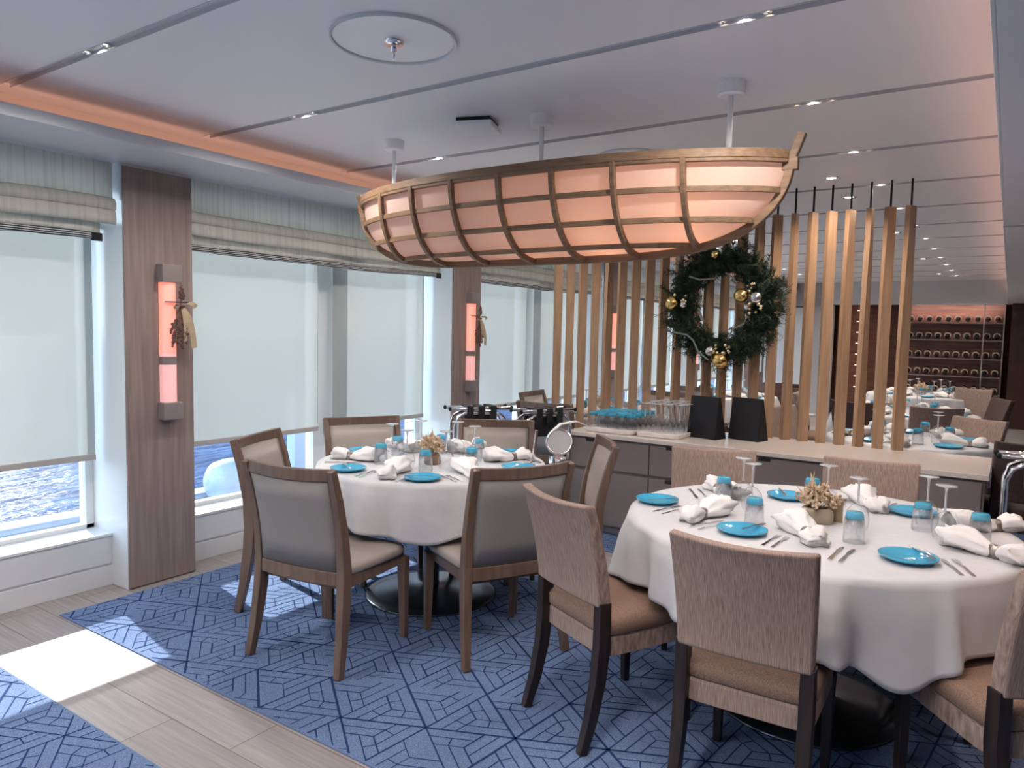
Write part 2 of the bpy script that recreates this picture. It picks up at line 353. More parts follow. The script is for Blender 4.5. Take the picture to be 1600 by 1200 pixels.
# metal seams between the ceiling panels
def mk_channel_light():
    o = empty('channel_spotlight')
    MB().lathe([(.010, -.001), (.0165, -.008), (.019, -.008), (.019, .0)], 18).build('ring', 'chrome', o, smooth=True)
    MB().lathe([(0, -.003), (.011, -.003)], 14).build('lens', 'spotlens', o)
    return o
for k, y in enumerate(SEAMS):
    struct(MB().box(-3.80, -.02, y-CW, y+CW, Z_C+.012, Z_C+.03).box(-3.80, -.02, y-CW-.001, y-CW+.002, Z_C-.003, Z_C+.03).box(-3.80, -.02, y+CW-.002, y+CW+.001, Z_C-.003, Z_C+.03).build('trim_%d' % (40+k), 'seam'))
    if y < -3: continue
    for x in (-3.07, -2.93, -.87, -.72):
        vis = [q_ for q_ in SEAMS if q_ > 1.4]
        lab = 'tiny warm spotlight in a ceiling channel behind the camera' if y not in vis else 'tiny warm spotlight, %s one of the %s pair in ceiling channel %s ahead' % ('left' if x in (-3.07, -.87) else 'right', 'left' if x < -2 else 'right', (NTH+['eleventh', 'twelfth', 'thirteenth', 'fourteenth'])[vis.index(y)])
        place('chlight', mk_channel_light, (x, y, Z_C+.012), 0, lab, 'spotlight', 'tiny spotlights in the ceiling channels')
        if x in (-3.07, -.87): lamp('channel_lamp', 'SPOT', (x+.07, y, Z_C+.01), 46 if y < 5 else 26, (1, .92, .86), aim=(0, 0, -1), spot_size=2.75, spot_blend=.6, shadow_soft_size=.05)

# window wall below and above the glass
struct(MB().box(-4.55, XW, Y0, Y1, .125, .285).box(-4.55, XW-.008, Y0, Y1, .112, .126).box(-4.55, XW, Y0, Y1, 0, .113).build('wall_left', 'white', bevel=.002))
struct(MB().box(-4.55, -4.36, Y0, Y1, 2.28, Z_SOF).build('trim_30', 'white'))
struct(MB().box(-4.42, XW+.006, Y0, Y1, .285, .30).build('trim_31', 'whitegloss', bevel=.002))

for k, y in enumerate(PIL):
    p = empty('window_pillar', (-4.2, y+PW/2, 0), 0, ['taupe wood clad pillar far astern, out of frame', 'taupe wood clad pillar behind the camera, out of frame', 'taupe wood clad pillar left of the first window, out of frame', 'wide taupe wood clad pillar with sconce, nearest the camera', 'taupe wood clad pillar behind the left round table', 'taupe wood clad pillar seen through the slat divider', 'taupe wood clad pillar in the distance past the divider', 'taupe wood clad pillar farthest down the window wall'][k], 'pillar', 'pillars between the windows')
    MB().box(-.35, .185, -PW/2, PW/2, 0, Z_SOF).build('pillar_core', 'whitegloss', p)
    MB().box(.187, .20, -PW/2, PW/2, .01, Z_SOF-.018).build('wood_panel', 'pillar', p, bevel=.001)

def window(k, ya, yb):
    f_ = MB()
    f_.box(-4.44, -4.38, ya, ya+.045, .30, 2.30).box(-4.44, -4.38, yb-.045, yb, .30, 2.30)
    ym = (ya+yb)/2+.03
    f_.box(-4.46, -4.37, ym-.03, ym+.25, .30, 2.30)
    f_.box(-4.44, -4.38, ya, yb, .30, .325).box(-4.44, -4.38, ya, yb, 2.26, 2.30)
    o = struct(f_.build('window_%d' % k, 'whitegloss', bevel=.002))
    MB().box(-4.412, -4.408, ya+.04, yb-.04, .32, 2.27).build('pane', 'pane', o)
    return ym
where = ['far astern out of frame', 'behind the camera', 'at the far left edge', 'between the two nearest pillars', 'behind the divider slats', 'in the distance behind the slats', 'far down the window wall', 'at the end of the window wall']
ends = [Y0] + PIL
bays = []
for k in range(len(PIL)):
    ya = PIL[k]+PW; yb = PIL[k+1] if k+1 < len(PIL) else Y1
    bays.append((ya, yb))
wave = lambda y: .006*math.sin(y*9)+.004*math.sin(y*23+1)
for k, (ya, yb) in enumerate(bays):
    ym = window(k+1, ya, yb)
    # two roller blinds per bay
    for j, (a_, b_) in enumerate(((ya+.03, ym-.06), (ym+.08, yb-.06) if k != 2 else (ym+.08, yb-.035))):
        if k < 2: continue          # blinds left out behind the camera to let in more light
        t = empty('roller_blind', (-4.28, (a_+b_)/2, 2.02), 0, 'pale translucent roller blind, %s half of the window %s' % (('left', 'right')[j], where[k]), 'blind', 'roller blinds in the windows')
        h = (b_-a_)/2
        MB().add([(0, -h, -1.27), (0, h, -1.27), (0, h, 0), (0, -h, 0)], [(0, 1, 2, 3)]).build('blind_cloth', 'blind', t)
        MB().box(-.008, .008, -h, h, -1.305, -1.27).build('bottom_bar', 'bar', t, bevel=.003)
        MB().box(-.02, .025, -h-.02, h+.02, 0, .045).build('cassette', 'white', t, bevel=.003)
    # roman valance
    a_, b_ = ya-.0, yb-.02
    yc = (a_+b_)/2; h = (b_-a_)/2
    v = empty('roman_valance', (-4.07, yc, Z_SOF), 0, 'cream roman valance with striped hem over the window %s' % where[k], 'valance', 'roman valances over the windows')
    NY = 40
    def sheet(prof, y_a, y_b, name, m_, amp):
        mb = MB(); vs = []; 
        for i in range(NY+1):
            y = y_a+(y_b-y_a)*i/NY
            for (x, z, q) in prof: vs.append((x+q*wave(y+k)*amp, y, z-q*.012*math.sin(PI*i/NY)-(.004 if q else 0)*math.sin(y*5)))
        m_n = len(prof)
        mb.add(vs, [(i*m_n+j, (i+1)*m_n+j, (i+1)*m_n+j+1, i*m_n+j+1) for i in range(NY) for j in range(m_n-1)])
        return mb.build(name, m_, v, smooth=True, solid=.002)
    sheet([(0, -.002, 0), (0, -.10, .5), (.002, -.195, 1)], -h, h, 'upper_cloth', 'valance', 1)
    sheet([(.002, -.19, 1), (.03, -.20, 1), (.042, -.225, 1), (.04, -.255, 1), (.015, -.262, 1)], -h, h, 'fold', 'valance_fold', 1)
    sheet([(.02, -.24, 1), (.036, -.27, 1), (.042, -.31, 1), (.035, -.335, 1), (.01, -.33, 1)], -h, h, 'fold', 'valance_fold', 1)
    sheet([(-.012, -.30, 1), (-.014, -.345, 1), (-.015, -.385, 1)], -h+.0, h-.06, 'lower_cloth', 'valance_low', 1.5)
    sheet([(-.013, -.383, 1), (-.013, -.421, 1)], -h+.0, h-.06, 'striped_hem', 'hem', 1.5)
    MB().box(-.018, -.006, -h, -h+.045, -.425, -.383).build('hem_end', 'black', v)
    MB().box(-.018, -.006, h-.11, h-.055, -.427, -.385).build('hem_end', 'black', v)

# ---------------------------------------------------------------- outside
tag(MB().add([(-600, -500, -9), (-6.5, -500, -9), (-6.5, 700, -9), (-600, 700, -9)], [(0, 1, 2, 3)]).build('sea', 'sea'), 'blue rippled sea beyond the windows', 'sea', kind='stuff')
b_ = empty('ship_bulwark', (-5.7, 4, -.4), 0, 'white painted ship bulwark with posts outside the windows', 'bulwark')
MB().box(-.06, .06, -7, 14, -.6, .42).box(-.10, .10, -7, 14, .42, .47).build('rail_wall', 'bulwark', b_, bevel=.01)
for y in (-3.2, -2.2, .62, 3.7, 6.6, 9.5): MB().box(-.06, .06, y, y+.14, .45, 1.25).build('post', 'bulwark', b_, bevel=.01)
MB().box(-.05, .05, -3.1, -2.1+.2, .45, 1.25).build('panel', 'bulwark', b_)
c_ = empty('raft_canister', (-5.45, 3.95, .0), 0, 'white domed raft canister on the deck rail outside', 'canister')
mb = MB()
prof = [(0, -.36), (.12, -.35), (.17, -.30), (.19, -.2), (.19, .2), (.17, .30), (.12, .35), (0, .36)]
mb.lathe(prof, 20); mb.xf(Matrix.Translation((0, 0, .17)) @ Matrix.Rotation(PI/2, 4, 'X')); mb.build('canister_body', 'bulwark', c_, smooth=True)
MB().box(-.15, .15, -.30, .30, -.03, .03).build('cradle', 'bulwark', c_, bevel=.01)
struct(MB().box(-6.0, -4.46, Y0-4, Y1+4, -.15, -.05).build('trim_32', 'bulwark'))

# ---------------------------------------------------------------- carpets
def carpet(x0, x1, y0, y1, label, seed, border=True):
    rnd = random.Random(seed); mb = MB()
    z0, z1 = 0.0, .006
    mb.box(x0, x1, y0, y1, z0, z1)
    mb.cur = 1; L = .34; H = L*math.sqrt(3)/2; th = math.radians(24); zz = z1+.0008
    cx, cy = (x0+x1)/2, (y0+y1)/2
    def P(i, j): 
        u, v = i*L+j*L/2, j*H
        return (cx+u*math.cos(th)-v*math.sin(th), cy+u*math.sin(th)+v*math.cos(th))
    def clip(a, b):
        t0, t1 = 0., 1.; dx, dy = b[0]-a[0], b[1]-a[1]
        for p_, q_ in ((-dx, a[0]-x0-.01), (dx, x1-.01-a[0]), (-dy, a[1]-y0-.01), (dy, y1-.01-a[1])):
            if abs(p_) < 1e-9:
                if q_ < 0: return None
            else:
                t_ = q_/p_
                if p_ < 0: t0 = max(t0, t_)
                else: t1 = min(t1, t_)
        if t0 >= t1: return None
        return ((a[0]+dx*t0, a[1]+dy*t0), (a[0]+dx*t1, a[1]+dy*t1))
    def seg(a, b, w_):
        c = clip(a, b)
        if not c: return
        a, b = c; dx, dy = b[0]-a[0], b[1]-a[1]; l = math.hypot(dx, dy)
        if l < .01: return
        nx, ny = -dy/l*w_/2, dx/l*w_/2
        mb.add([(a[0]+nx, a[1]+ny, zz), (a[0]-nx, a[1]-ny, zz), (b[0]-nx, b[1]-ny, zz), (b[0]+nx, b[1]+ny, zz)], [(0, 1, 2, 3)])
    def lerp(a, b, t_): return (a[0]+(b[0]-a[0])*t_, a[1]+(b[1]-a[1])*t_)
    R_ = int(max(x1-x0, y1-y0)/H)+4
    for i in range(-R_, R_):
        for j in range(-R_, R_):
            A, B, D, E_ = P(i, j), P(i+1, j), P(i, j+1), P(i+1, j+1)
            if not (x0-L < A[0] < x1+L and y0-L < A[1] < y1+L): continue
            for a, b in ((A, B), (A, D), (B, D)):
                w_ = rnd.choice((.006, .008, .010))
                if rnd.random() < .9: seg(a, b, w_)
            for T in ((A, B, D), (B, E_, D)):
                for q in range(3):           # nested trapezoids inside each triangle
                    a, b, c = T[q], T[(q+1) % 3], T[(q+2) % 3]
                    g_ = ((a[0]+b[0]+c[0])/3, (a[1]+b[1]+c[1])/3)
                    if rnd.random() < .96: seg(g_, lerp(a, b, 1/3), rnd.choice((.004, .006, .007)))
                    eab, eca = lerp(a, b, 1/3), lerp(c, a, 1/3)
                    if rnd.random() < .92: seg(lerp(a, eab, .5), lerp(g_, eca, .5), .005)
                    if rnd.random() < .55: seg(lerp(eab, g_, .5), lerp(lerp(a, eab, .5), lerp(g_, eca, .5), .5), .005)
    return tag(mb.build('carpet', ['carpet', 'carpetline']), label, 'carpet')
carpet(-3.93, 4.2, 1.73, 3.98, 'blue carpet with dark geometric lines under both round tables', 1)
carpet(-3.56, 4.2, -2.6, 1.31, 'blue geometric carpet in the near left corner', 2)
carpet(-3.93, 4.2, 4.45, 7.6, 'blue geometric carpet under the sideboard and the tables behind', 3)

# ---------------------------------------------------------------- ceiling fittings
def disc_plate():
    return None
o = empty('sprinkler_plate', (-1.92, 2.02, Z_C), 0, 'round recessed ceiling plate with a chrome sprinkler head', 'ceiling plate')
MB().lathe([(0, -.006), (.215, -.006), (.222, -.003), (.222, .0)], 64).build('plate', 'fitting', o, smooth=False)
MB().lathe([(.222, 0), (.222, -.012), (.229, -.014), (.229, 0)], 64).build('rim', 'whitegloss', o)
MB().lathe([(0, -.02), (.035, -.02), (.038, -.008), (.038, -.006)], 32).lathe([(0, -.045), (.011, -.045), (.011, -.02)], 16).lathe([(0, -.075), (.005, -.075), (.006, -.045)], 12).build('sprinkler_head', 'chrome', o, smooth=True)
o = empty('speaker_plate', (-1.93, 4.05, Z_C), 0, 'plain round white ceiling plate above the lamp', 'ceiling plate')
MB().lathe([(0, -.006), (.155, -.006), (.155, 0)], 48).build('plate', 'ceiling', o)
MB().lathe([(.16, 0), (.16, -.008), (.19, -.008), (.19, 0)], 48).build('rim', 'white', o)
o = empty('ceiling_hatch', (-2.29, 3.02, Z_C), math.radians(20), 'small white square ceiling box with a dark gap', 'ceiling box')
MB().box(-.085, .085, -.085, .085, -.02, 0).build('dark_gap', 'gap', o)
MB().box(-.10, .10, -.10, .10, -.045, -.02).build('cover', 'fitting', o, bevel=.006)
def mk_down():
    o = empty('downlight')
    MB().lathe([(.028, -.001), (.045, -.006), (.052, -.004), (.052, 0)], 28).build('ring', 'chrome', o, smooth=True)
    MB().lathe([(0, -.002), (.03, -.002)], 20).build('lens', 'downlight', o)
    return o
DL = [(-1.04, 5.25), (-1.06, 6.02), (-1.0, 8.2), (-2.6, 8.2), (-1.0, 11.0), (-2.6, 11.0), (-1.0, 13.6), (-2.6, 13.6)]
for i, (x_, y_) in enumerate(DL):
    lab = 'small round recessed downlight above the slat divider' if i == 0 else 'small round recessed downlight just behind the slat divider' if i == 1 else 'small recessed downlight in the distant ceiling, %s of the %s row' % ('right' if x_ > -2 else 'left', {8.2: 'first', 11.0: 'middle', 13.6: 'last'}[y_])
    place('down', mk_down, (x_, y_, Z_C), 0, lab, 'downlight', 'recessed downlights')
    lamp('downlight_lamp', 'SPOT', (x_, y_, Z_C-.02), 28 if i > 1 else 16, (1, .80, .62), aim=(0, 0, -1), spot_size=2.2, spot_blend=.8, shadow_soft_size=.04)
# unseen downlights added overhead to brighten the front of the room
for (x_, y_) in ((-.6, 1.0), (.9, 3.1), (2.2, 3.2), (-.6, 3.3)):
    if y_ != 3.3: place('down', mk_down, (x_, y_, Z_C if x_ < -.1 else 2.14), 0, 'unseen recessed downlight added overhead for fill light', 'downlight', 'recessed downlights')
    if y_ != 3.3: lamp('downlight_lamp', 'SPOT', (x_, y_, (Z_C if x_ < -.1 else 2.14)-.02), 26, (1, .74, .58), aim=(0, 0, -1), spot_size=2.4, spot_blend=.9, shadow_soft_size=.05)

# ---------------------------------------------------------------- boat-shaped lamp
CX, CY, HL = -1.975, 3.10, 1.20
B = empty('boat_lamp', (CX, CY, 1.85), 0, 'boat shaped hanging lamp of oak ribs over peach panels', 'lamp')
ZG = 2.215
def zk(u): return ZG-.365*math.sqrt(max(0, 1-abs(u)**5))
def hw(u): return .325*(1-abs(u)**2.6)**.8 if abs(u) < 1 else 0
def zg(u): return ZG+.02*(1-u*u)*0
def hull(u, t_, off=0):          # t_: 0 gunwale .. 1 keel ; returns local point on the camera side
    a_ = t_*PI/2; w_ = hw(u)+off; d_ = zg(u)-zk(u)+off*.6
    return Vector((u*HL, -w_*math.cos(a_)**.85, zg(u)-d_*math.sin(a_)**1.05-1.85))
NU, NT = 48, 12
for sgn, nm in ((1, 'near'), (-1, 'far')):
    mb = MB(); vs = []
    for i in range(NU+1):
        u = -.992+1.984*i/NU
        for j in range(NT+1):
            p = hull(u, j/NT, -.012); vs.append((p.x, p.y*sgn, p.z+.004))
    mb.add(vs, [(i*(NT+1)+j, (i+1)*(NT+1)+j, (i+1)*(NT+1)+j+1, i*(NT+1)+j+1) for i in range(NU) for j in range(NT)])
    mb.build('peach_panel', 'lamp_panel' if 'lamp_panel' in M else 'white', B, smooth=True)
mb = MB(); us_ = [-.97+1.94*i/30 for i in range(31)]; pl = [(u*HL, -(hw(u)-.012)) for u in us_]+[(u*HL, hw(u)-.012) for u in reversed(us_)]
n_ = len(pl); mb.add([(x, y, ZG-1.85-.012) for x, y in pl]+[(x, y, ZG-1.85-.004) for x, y in pl], [tuple(range(n_)), tuple(range(2*n_-1, n_-1, -1))]+[(i, (i+1) % n_, n_+(i+1) % n_, n_+i) for i in range(n_)])
added_lid = mb.build('added_lid', 'white', B); added_lid.data.materials[0] = sheer('added_lid_diffuser', (.62, .72, .86), .55, 0)  # lid added to soften and cool the lamp's light on the ceiling
# panel cloth glows: bulbs inside do the work, the cloth is translucent
M['lamp_panel'] = sheer('peach_panel_cloth', (.88, .68, .58), .55, 0)
for ch in [c for c in B.children if c.name.startswith('peach')]:
    ch.data.materials[0] = M['lamp_panel']
for x_, e_ in ((-.85, .10), (-.45, .2), (0, .42), (.42, .75), (.78, .55)):
    l = lamp('boat_lamp_bulb', 'POINT', (CX+x_, CY, 2.04), e_, (1, .56, .33), shadow_soft_size=.05)
def sec_path(pts, w_, h_, name='rib', up_=(0, 1, 0)):
    return MB().sweep(pts, (w_, h_), upv=up_)
for sgn in (1, -1):
    mb = MB(); pts = [Vector((u*HL, -sgn*(hw(u)+.004), zg(u)-1.85+.005)) for u in [-.995+1.99*i/40 for i in range(41)]]
    mb.sweep(pts, (.022, .052)); mb.sweep([p+Vector((0, -.004*sgn, -.004)) for p in pts], (.022, .016)); mb.build('gunwale', 'lamp_oak', B, bevel=.003)
    for t_ in (.235, .47, .72):
        # each stringer keeps its height and runs out on the stem or keel
        mb = MB(); dj = .365*math.sin(t_*PI/2)**1.05+.004*(t_ > .6); pts = []
        for i in range(401):
            u = -.995+1.99*i/400; d_ = zg(u)-zk(u)
            if d_ <= dj*1.0005 or (t_ > .6 and abs(u) > .70): continue
            if i % 8 and abs(u) < .6: continue
            pts.append(hull(u, math.asin(min(1, (dj/d_))**(1/1.05))/(PI/2), .004))
        mb.sweep([(p.x, p.y*sgn, p.z) for p in pts], (.016, .022) if t_ > .6 else (.014, .024)); mb.build('stringer', 'lamp_oak', B, bevel=.002)
for k in range(-3, 4):
    u = .28*k/HL
    pts = [hull(u, t_, .010) for t_ in [i/14 for i in range(15)]]
    full = [(p.x, p.y, p.z) for p in pts]+[(p.x, -p.y, p.z) for p in reversed(pts[:-1])]
    MB().sweep(full, (.026, .022), upv=(1, 0, 0)).build('rib', 'lamp_oak', B, bevel=.003)
    MB().box(u*HL-.012, u*HL+.012, -hw(u), hw(u), ZG-1.85-.005, ZG-1.85+.015).build('cross_beam', 'lamp_oak', B)
pts = [(u*HL, 0, zk(u)-1.85-.008) for u in [-1+2*(i/60) for i in range(61)]]
us = [math.sin(-PI/2+PI*i/60) for i in range(61)]
pts = [(u*(HL+.005), 0, zk(u)-1.85-.008) for u in us]
pts = [(-HL-.03, 0, ZG+.055-1.85), (-HL-.018, 0, ZG+.02-1.85)]+pts+[(HL+.022, 0, ZG+.03-1.85), (HL+.045, 0, ZG+.095-1.85)]
MB().sweep(pts, (.034, .030), upv=(0, 1, 0)).build('keel', 'lamp_oak', B, bevel=.004)
for sx in (-1, 1):
    MB().box(sx*HL-.03 if sx > 0 else -HL-.035, sx*HL+.035 if sx > 0 else -HL+.03, -.016, .016, ZG-1.85-.05, ZG-1.85+.0).build('stem_block', 'lamp_oak', B, bevel=.003)
for x_ in (-.96, .02, .95):
    r_ = MB().tube([(x_, 0, Z_C-1.85-.02), (x_, 0, ZG-1.85)], .0115, 14).build('hanging_rod', 'fitting', B, smooth=True)
    MB().lathe([(0, -.055), (.045, -.055), (.056, -.05), (.058, 0), (0, 0)], 32, (x_, 0, Z_C-1.85)).build('ceiling_rose', 'fitting', r_, smooth=False)

# ---------------------------------------------------------------- wall sconces with dried sprigs
def mk_sconce():
    o = empty('wall_sconce')
    MB().box(0, .07, -.058, .058, .12, .22).build('bracket', 'bracket', o, bevel=.004)
    MB().box(0, .07, -.058, .058, -.66, -.56).build('bracket', 'bracket', o, bevel=.004)
    n_ = 14
    for (z0, z1, nm, m_) in ((-.28, .12, 'light_tube', 'tube'), (-.345, -.30, 'collar', 'bracket'), (-.56, -.28, 'light_tube', 'tubelow')):
        rr = .044 if nm != 'collar' else .0455
        sec = [(rr*math.cos(PI*i/n_-PI/2)+.014, rr*math.sin(PI*i/n_-PI/2)) for i in range(n_+1)]
        sec = [(0.0, -rr)]+sec+[(0.0, rr)]
        mb = MB(); vs = [(x, y, z) for z in (z0, z1) for x, y in sec]; k_ = len(sec)
        mb.add(vs, [(i, (i+1) % k_, k_+(i+1) % k_, k_+i) for i in range(k_)]+[tuple(range(k_)), tuple(range(2*k_-1, k_-1, -1))])
        mb.build(nm, m_, o, smooth=False)
    return o
def mk_sprig():
    o = empty('dried_sprig'); rnd = random.Random(3); mb = MB()
    for q in range(22):
        dx, dz = rnd.uniform(-.075, .045), -rnd.uniform(.12, .24)
        if q < 4: dx, dz = rnd.uniform(-.02, .03), rnd.uniform(.05, .11)
        pts = [(0, 0, 0), (.01, dx*.4, dz*.5), (.012, dx, dz)]
        mb.tube(pts, [.002, .002, .001], 4)
        for s_ in range(9):
            t_ = .25+.75*s_/8; p = Vector(pts[1]).lerp(Vector(pts[2]), t_)
            mb.ball((p.x+rnd.uniform(-.005, .008), p.y+rnd.uniform(-.007, .007), p.z+rnd.uniform(-.006, .006)), rnd.uniform(.006, .010), 6)
    mb.build('twigs', 'sprig', o)
    MB().tube([(.02*math.cos(a_), .02*math.sin(a_), .0) for a_ in [2*PI*i/10 for i in range(10)]], .008, 6, closed=True).build('binding', 'sprig', o)
    mb = MB()
    for (a, b, c, w_) in (((0, 0, 0), (.03, .05, -.03), (.025, .07, -.24), .036), ((0, 0, 0), (.03, .035, -.05), (.02, .045, -.17), .022), ((0, 0, 0), (.035, .06, .03), (.02, .085, -.005), .028), ((0, 0, 0), (.03, .02, -.06), (.02, .02, -.20), .02), ((0, 0, 0), (.03, -.03, .0), (.02, -.05, -.015), .02)):
        pts = [Vector(a).lerp(Vector(b), t_).lerp(Vector(b).lerp(Vector(c), t_), t_) for t_ in [i/8 for i in range(9)]]
        mb.sweep(pts, [(.0015, w_*(.4+.6*min(1, i/4))) for i in range(9)], upv=(0, 1, .25))
    mb.build('ribbon_bow', 'raffia', o)
    MB().box(-.03, .004, -.075, .06, .018, .023).build('strap', 'black', o)
    return o
for k, y in enumerate(PIL[3:7]):
    nm = ['on the pillar nearest the camera', 'on the pillar behind the left table', 'on the pillar behind the divider slats', 'on the distant pillar'][k]
    place('sconce', mk_sconce, (XP, y+.235, 1.61), 0, 'glowing orange tube wall sconce %s' % nm, 'wall lamp', 'sconces on the window pillars')
    if k < 2:
        place('sprig', mk_sprig, (XP+.075, y+.275, 1.60), 0, 'dried sprig with raffia bow on the sconce %s' % nm, 'dried flowers', 'dried sprigs on the sconces')

# ---------------------------------------------------------------- sideboard with slat divider
SX0, SX1, SY0, SY1, SZ = -2.74, -.06, 4.82, 5.56, .752
S = empty('sideboard', (SX0, SY0, 0), 0, 'long taupe lacquered sideboard with pale stone top behind the tables', 'sideboard')
W_ = SX1-SX0; D_ = SY1-SY0
MB().box(.02, W_-.01, .02, D_, .055, .715).build('carcass', 'cabinet', S)
MB().box(.04, W_-.03, .06, D_-.03, 0, .055).build('plinth', 'plinth', S)
MB().box(-.015, W_+.01, -.015, D_+.01, .722, .752).build('stone_top', 'counter', S, bevel=.003)
bounds = [0.03, .665, 1.30, 1.95, W_-.02]
for i in range(4):
    a_, b_ = bounds[i]+.004, bounds[i+1]-.004
    # front panels with a finger notch at the upper left
    for (z0, z1, nm) in ((.492, .708, 'drawer'), (.075, .470, 'door')):
        mb = MB(); mb.box(a_, b_, 0, .02, z0, z1-.022); mb.box(a_+(.20 if i == 0 or nm == 'drawer' else .2), b_, 0, .02, z1-.022, z1); mb.box(a_, a_+.12, 0, .02, z1-.022, z1)
        d = mb.build(nm, 'cabinet', S, bevel=.0008)
        MB().box(a_+.12, a_+.20, .003, .02, z1-.02, z1-.002).build('finger_notch', 'gap', d)
def mk_slat(tw):
    mb = MB(); n_ = 14; H0, H1 = 0, 1.62; vs = []
    for i in range(n_+1):
        t_ = i/n_; a_ = tw[0]+(tw[1]-tw[0])*t_; z = H0+(H1-H0)*t_
        for (x, y) in ((-.034, -.0175), (.034, -.0175), (.034, .0175), (-.034, .0175)):
            vs.append((x*math.cos(a_)-y*math.sin(a_), x*math.sin(a_)+y*math.cos(a_), z))
    mb.add(vs, [(i*4+j, i*4+(j+1) % 4, (i+1)*4+(j+1) % 4, (i+1)*4+j) for i in range(n_) for j in range(4)]+[(0, 1, 2, 3), tuple(n_*4+j for j in range(4))])
    o = empty('divider_slat')
    mb.build('slat', 'oak', o)
    MB().box(-.006, .006, -.006, .006, 1.62, 1.798).build('rod', 'black', o)
    return o
TW = {'a': (.45, 1.15), 'b': (.9, 1.5), 'c': (.2, .95)}
pat = 'acbacabcacbacbaccabcaca'
for k in range(23):
    x_ = -.588-.1215*k
    onc = x_ > SX0+.03
    key = 'slat_'+pat[k] + ('' if onc else '_tall')
    lab = 'twisted oak divider slat%s, %s' % (' behind the wreath' if 6 <= k <= 12 else '' if onc else ' reaching the floor', (ORD[k]+'most' if k == 0 else ORD[k])+(' on the right' if k == 0 else ' from the right end') if k < 12 else ORD[22-k]+('most' if k == 22 else '')+(' on the left' if k == 22 else ' from the left end'))
    if onc: place('slat_'+pat[k], lambda: mk_slat(TW[pat[k]]), (x_, 5.50, SZ), 0, lab, 'slat', 'slats of the divider')
    else:
        def mk_tall():
            o = mk_slat(TW[pat[k]]); a0, a1 = TW[pat[k]]
            mb = MB(); mb.box(-.034, .034, -.0175, .0175, -SZ, 0, rot=a0, piv=(0, 0))
            mb.build('slat_foot', 'oak', o); return o
        place(key, mk_tall, (x_, 5.50, SZ), 0, lab, 'slat', 'slats of the divider')

# ---------------------------------------------------------------- wreath
Wr = empty('wreath', (-1.765, 5.36, 1.715), math.radians(0), 'large dark green pine wreath with gold and silver baubles on the divider', 'wreath')
rnd = random.Random(11); mb = MB()
def sprig_needles(mb, p, d, L_, nn, nl, nw):
    d = d.normalized(); a_ = d.orthogonal().normalized(); b2 = d.cross(a_)
    for q in range(nn):
        t_ = rnd.random(); c = p+d*L_*t_; an = rnd.uniform(0, 2*PI)
        o_ = (a_*math.cos(an)+b2*math.sin(an))*.75+d*rnd.uniform(.3, .9); o_.normalize()
        e = c+o_*nl*rnd.uniform(.7, 1.1); s_ = o_.cross(Vector((rnd.uniform(-1, 1), rnd.uniform(-1, 1), rnd.uniform(-1, 1)))).normalized()*nw
        mb.add([c-s_, c+s_, e], [(0, 1, 2)])
mb2 = MB()
for q in range(1000):
    an = rnd.uniform(0, 2*PI); rr = rnd.triangular(.17, .45, .33); rad = Vector((math.cos(an), 0, math.sin(an)))
    p = rad*rr+Vector((0, rnd.uniform(-.06, .05), 0))
    d = rad*rnd.uniform(-.35, 1)+Vector((0, rnd.uniform(-1, .2), 0))+Vector((-math.sin(an), 0, math.cos(an)))*rnd.uniform(-.9, .9)
    if rr < .24: d = d*.6
    sprig_needles(mb if q % 9 else mb2, p, d, rnd.uniform(.05, .10), 30, .05, .0028)
mb.build('pine_foliage', 'needle', Wr); mb2.build('pale_foliage', 'needle2', Wr)
mbt = MB()
for i in range(16):
    an = 2*PI*i/16
mbt.tube([(.31*math.cos(2*PI*i/24), .01, .31*math.sin(2*PI*i/24)) for i in range(24)], .06, 10, closed=True)
mbt.build('wreath_core', 'needle', Wr, smooth=True)
mb = MB()
for q in range(26):
    an = rnd.choice((rnd.uniform(-.7, .5), rnd.uniform(2.9, 4.2), rnd.uniform(0, 6.28))); rad = Vector((math.cos(an), 0, math.sin(an))); tg = Vector((-math.sin(an), 0, math.cos(an)))
    p0 = rad*.36+Vector((0, -.05, 0)); p2 = rad*rnd.uniform(.47, .52)+tg*rnd.uniform(-.06, .06)+Vector((0, -.07, 0)); p1 = (p0+p2)/2+tg*rnd.uniform(-.03, .03)
    mb.tube([p0, p1, p2], [.003, .002, .001], 5)
    for s_ in range(3): mb.ball(p2-rad*.02*s_+tg*rnd.uniform(-.01, .01), .004, 5)
mb.build('twig', 'twig', Wr)
for (x, z, r_, m_, nm) in ((-.345, .015, .052, 'gold', 'gold_bauble'), (-.255, .002, .026, 'silver', 'silver_bauble'), (.17, .065, .052, 'gold', 'gold_bauble'), (.275, .05, .044, 'silver', 'silver_bauble'), (.215, -.015, .024, 'silver', 'silver_bauble'),
                          (.04, -.40, .058, 'gold', 'gold_bauble'), (-.04, -.335, .036, 'silver', 'silver_bauble'), (-.03, .36, .03, 'gold', 'gold_bauble')):
    MB().ball((x, -.135, z), r_, 20).build(nm, m_, Wr, smooth=True)
for (cx, cz, n_) in ((.26, -.03, 9), (.05, -.32, 14), (-.28, .06, 6), (.22, .13, 5)):
    mb = MB()
    for q in range(n_): mb.ball((cx+rnd.uniform(-.06, .06), -.145+rnd.uniform(-.01, .01), cz+rnd.uniform(-.035, .035)), rnd.uniform(.010, .015), 8)
    mb.build('bead_cluster', 'goldbead', Wr, smooth=True)
